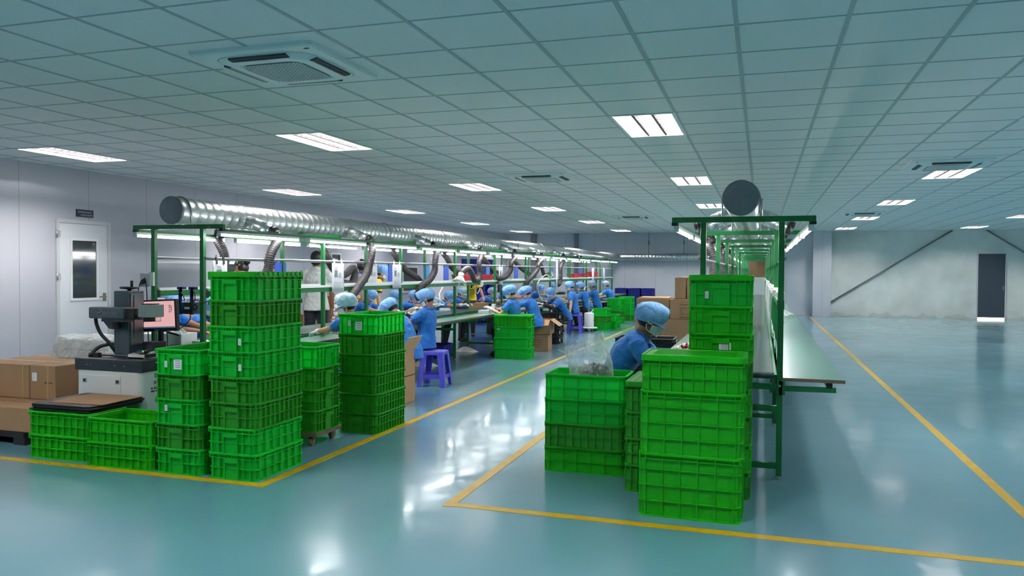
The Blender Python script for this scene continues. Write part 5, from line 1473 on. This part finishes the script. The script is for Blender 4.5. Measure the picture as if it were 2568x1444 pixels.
item('blue_tray', 'blue tray with white parts in front of the bent worker', 'tray', -5.62, 14.3, WT, MB().lathe([(.0, 0), (.14, .0), (.18, .03), (.165, .033), (.13, .008), (0, .008)], n=24), 'blue_tray', 0)
item('plastic_bag', 'crumpled grey plastic bag on the bench before the visored worker', 'plastic bag', -5.52, 12.0, WT, MB().loft(blob(24, 7, lambda a, v: ((.19 - .14 * v + .03 * math.sin(5 * a + 6 * v)) * math.cos(a), (.2 - .14 * v + .03 * math.sin(4 * a)) * math.sin(a), .12 * v + .02 * math.sin(4 * a))), 0, True, True), 'foam', 0)
item('product_part', 'red part on the bench before the far standing worker', 'part', -4.55, 17.1, WT, MB().b2(-.14, .1, -.10, .10, 0, .03), 'red_bin')
item('product_part', 'white and brown board on the bench under the far standing worker', 'part', -4.58, 16.7, WT, MB().b2(-.14, .14, -.2, .2, 0, .02), 'carton_in')
item('violet_basket', 'violet basket between the two workers near the stool', 'basket', -4.53, 9.5, WT, MB().loft([rrect(.26, .34, .03, 0), rrect(.30, .38, .03, .10), rrect(.28, .36, .03, .10), rrect(.24, .32, .03, .01)], 0, False, True), 'stool', 0)
item('cloth_bag', 'off white fluffy cloth item held over the violet basket', 'cloth', -4.66, 9.35, .90, MB().ell((0, 0, 0), (.15, .20, .055), Matrix.Rotation(.2, 3, 'Y'), 20, 10), 'glove', 0)
item('tape_strip', 'flat brown card on the bench before the pale-capped worker', 'card', -4.70, 7.75, CB - .0, MB().b2(-.04, .04, -.1, .1, -.0, .012), 'carton')
item('wrist_band_cup', 'white paper cup with red base on the gloved worker arm', 'cup', -4.36, 12.62, .78, MB().b2(-.03, .03, -.04, .04, .03, .12), 'paper')
# red bins on the shelf
for i, (y, l, x) in enumerate(((13.35, .75, fx + .03), (14.25, 1.0, fx + .03), (22.4, 1.0, fx), (23.8, .9, fx), (25.0, .95, fx))):
    t = thing('red_bin', f'red plastic bin on the wall-side shelf, {ORD[i]} from the camera', 'bin', (x, y, 1.291), 0, 'red bins on the shelf')
    g = MB(); h = .10 if i < 3 else (.16 if i == 4 else .12)
    g.loft([rrect(.20, l - .04, .03, 0, 4, 0, l / 2), rrect(.24, l, .03, h, 4, 0, l / 2), rrect(.225, l - .015, .03, h, 4, 0, l / 2), rrect(.19, l - .05, .03, .008, 4, 0, l / 2)], 0, False, True); g.build('bin_shell', M['red_bin'], t)
    g = MB(); g.loft([rrect(.25, l + .01, .03, h - .014, 4, 0, l / 2), rrect(.25, l + .01, .03, h - .006, 4, 0, l / 2)], 0, False, True)
    g.build('rim', M['red_bin'], t)
# white cord sockets on rail
for i, y in enumerate((13.05, 16.2)):
    t = thing('socket_box', f'white socket box with curled cord on the aisle-side shelf rail, {ORD[i]} from the camera', 'socket', (AX + PR + .022, y, 1.20), 0, 'white sockets on the shelf rail')
    MB().b2(0, .03, 0, .12, 0, .085).build('box_body', M['trunking'], t, bevel=.004)
    g = MB(); g.tube(catmull([(.02, .0, .05), (.03, -.05, .0), (.03, -.12, -.09), (.03, -.2, -.13), (.03, -.3, -.09), (.03, -.34, .0)], .02), .006, 8); g.build('cord', M['white_plastic'], t)
t = thing('ring_lamp', 'white ring magnifier on a bent arm beside the stool worker', 'magnifier', (AX + PR + .02, 11.35, 1.20))
g = MB(); g.tube(catmull([(0, 0, 0), (.02, -.12, -.05), (.04, -.22, -.10), (.08, -.30, -.13), (.10, -.33, -.25)], .02), .010, 8); g.build('arm', M['white_plastic'], t)
g = MB(); n_ = V((.3, .4, .8)).normalized(); x_ = n_.orthogonal().normalized(); y_ = n_.cross(x_); g.tube([V((.10, -.45, -.19)) + x_ * .13 * math.cos(a) + y_ * .13 * math.sin(a) for a in [2 * PI * k / 28 for k in range(29)]], .011, 8); g.build('ring', M['white_plastic'], t)
t = thing('cable_hoop', 'tall cream cable arching over the far standing worker', 'cable', (AX + PR + .2, 16.7, .74)); g = MB(); g.tube(catmull([(.05, -.1, 0), (-.0, -.35, .2), (-.02, -.42, .45), (.0, -.1, .60), (0, .3, .64), (.02, .6, .55)], .03), .011, 8); g.build('cable', M['flower_w'], t)
t = thing('white_post', 'slim white hanging tube in front of the far workers', 'tube', (AX + PR + .19, 17.9, .95)); g = MB(); g.cyl((0, 0, 0), (0, 0, .78), .02, None, 10); g.build('tube', M['white_plastic'], t)
t = thing('power_adapter', 'black power adapter hanging from the shelf rail beside the crooked sheet', 'adapter', (AX + PR + .03, 14.0, 1.06)); MB().b2(0, .04, 0, .14, 0, .15).build('box_body', M['black'], t, bevel=.005); g = MB(); g.tube([(.02, .07, .15), (.02, .07, .24)], .005, 6); g.tube(catmull([(.02, .07, 0), (.03, .12, -.06), (.03, .05, -.1), (.02, .07, -.16)], .02), .005, 6); g.build('cord', M['black'], t)
# power strip and cords on the quiet bench
t = thing('power_strip', 'white power strip with hanging cords along the quiet workbench shelf', 'power strip', (BX + PR, 5.95, 1.291))
g = MB(); g.b2(-.03, .03, 0, 9.0, 0, .035); g.build('strip', M['trunking'], t, bevel=.005)
random.seed(5)
for i in range(9):
    y = .25 + i * .95
    g = MB(); g.b2(-.055, -.028, y - .02, y + .02, .0, .045); p_ = g.build('plug', M['white_plastic'], t)
    q = MB(); q.tube(catmull([(-.05, y, .02), (-.06, y + .02, -.03), (-.062, y + .05, -.20 - .1 * random.random()), (-.045, y + .16, -.32), (-.02, y + .24, -.36), (-.01, y + .2, -.50)], .03), .0045, 6); q.build('cord', M['white_plastic'], p_)
# lower clutter below the busy bench
for i, (x, y) in enumerate(((-4.95, 11.0), (-5.1, 13.2), (-5.0, 14.6))):
    item('plastic_bag', f'white bag lying on the floor under the busy bench, {ORD[i]} from the camera', 'plastic bag', x, y, .0, MB().loft(blob(22, 6, lambda a, v: ((.22 - .17 * v + .03 * math.sin(5 * a + i)) * math.cos(a), (.18 - .13 * v) * math.sin(a), .08 * v)), 0, True, True), 'foam', 0)
item('blue_basket', 'navy basket on the floor under the busy bench', 'basket', -5.2, 12.2, 0, MB().loft([rrect(.36, .5, .03, 0), rrect(.4, .55, .03, .22), rrect(.38, .53, .03, .22), rrect(.34, .48, .03, .01)], 0, False, True), 'navy_crate', 0)
# ------------------------------------------------------------------ camera, world, view
cam = bpy.data.cameras.new('camera'); co = bpy.data.objects.new('camera', cam); COL.objects.link(co)
F, YAW, PITCH, ROLL, H = 1954.51, .309530, .0218854, -.0064200, 1.468
cam.sensor_width = 36; cam.sensor_fit = 'HORIZONTAL'; cam.lens = 36 * F / 2568; cam.clip_start = .05; cam.clip_end = 200
cy, sy, cp, sp_ = math.cos(YAW), math.sin(YAW), math.cos(PITCH), math.sin(PITCH)
f = V((-sy * cp, cy * cp, -sp_)); r = V((cy, sy, 0)); d = f.cross(r)
c_, s_ = math.cos(ROLL), math.sin(ROLL)
r2 = r * c_ + d * s_; d2 = d * c_ - r * s_
co.matrix_world = Matrix(((r2.x, -d2.x, -f.x, 0), (r2.y, -d2.y, -f.y, 0), (r2.z, -d2.z, -f.z, H), (0, 0, 0, 1)))
SC.camera = co
w = bpy.data.worlds.new('world'); SC.world = w; w.use_nodes = True
w.node_tree.nodes['Background'].inputs[0].default_value = (.5, .6, .65, 1); w.node_tree.nodes['Background'].inputs[1].default_value = .05
vs = SC.view_settings; vs.view_transform = 'Standard'; vs.look = 'None'; vs.exposure = 1.06; vs.gamma = 1; vs.use_curve_mapping = False
try:
    SC.cycles.use_denoising = True; SC.cycles.max_bounces = 8; SC.cycles.diffuse_bounces = 5; SC.cycles.glossy_bounces = 4; SC.cycles.transparent_max_bounces = 12
    SC.cycles.caustics_reflective = False; SC.cycles.caustics_refractive = False; SC.cycles.sample_clamp_indirect = 6
except Exception: pass
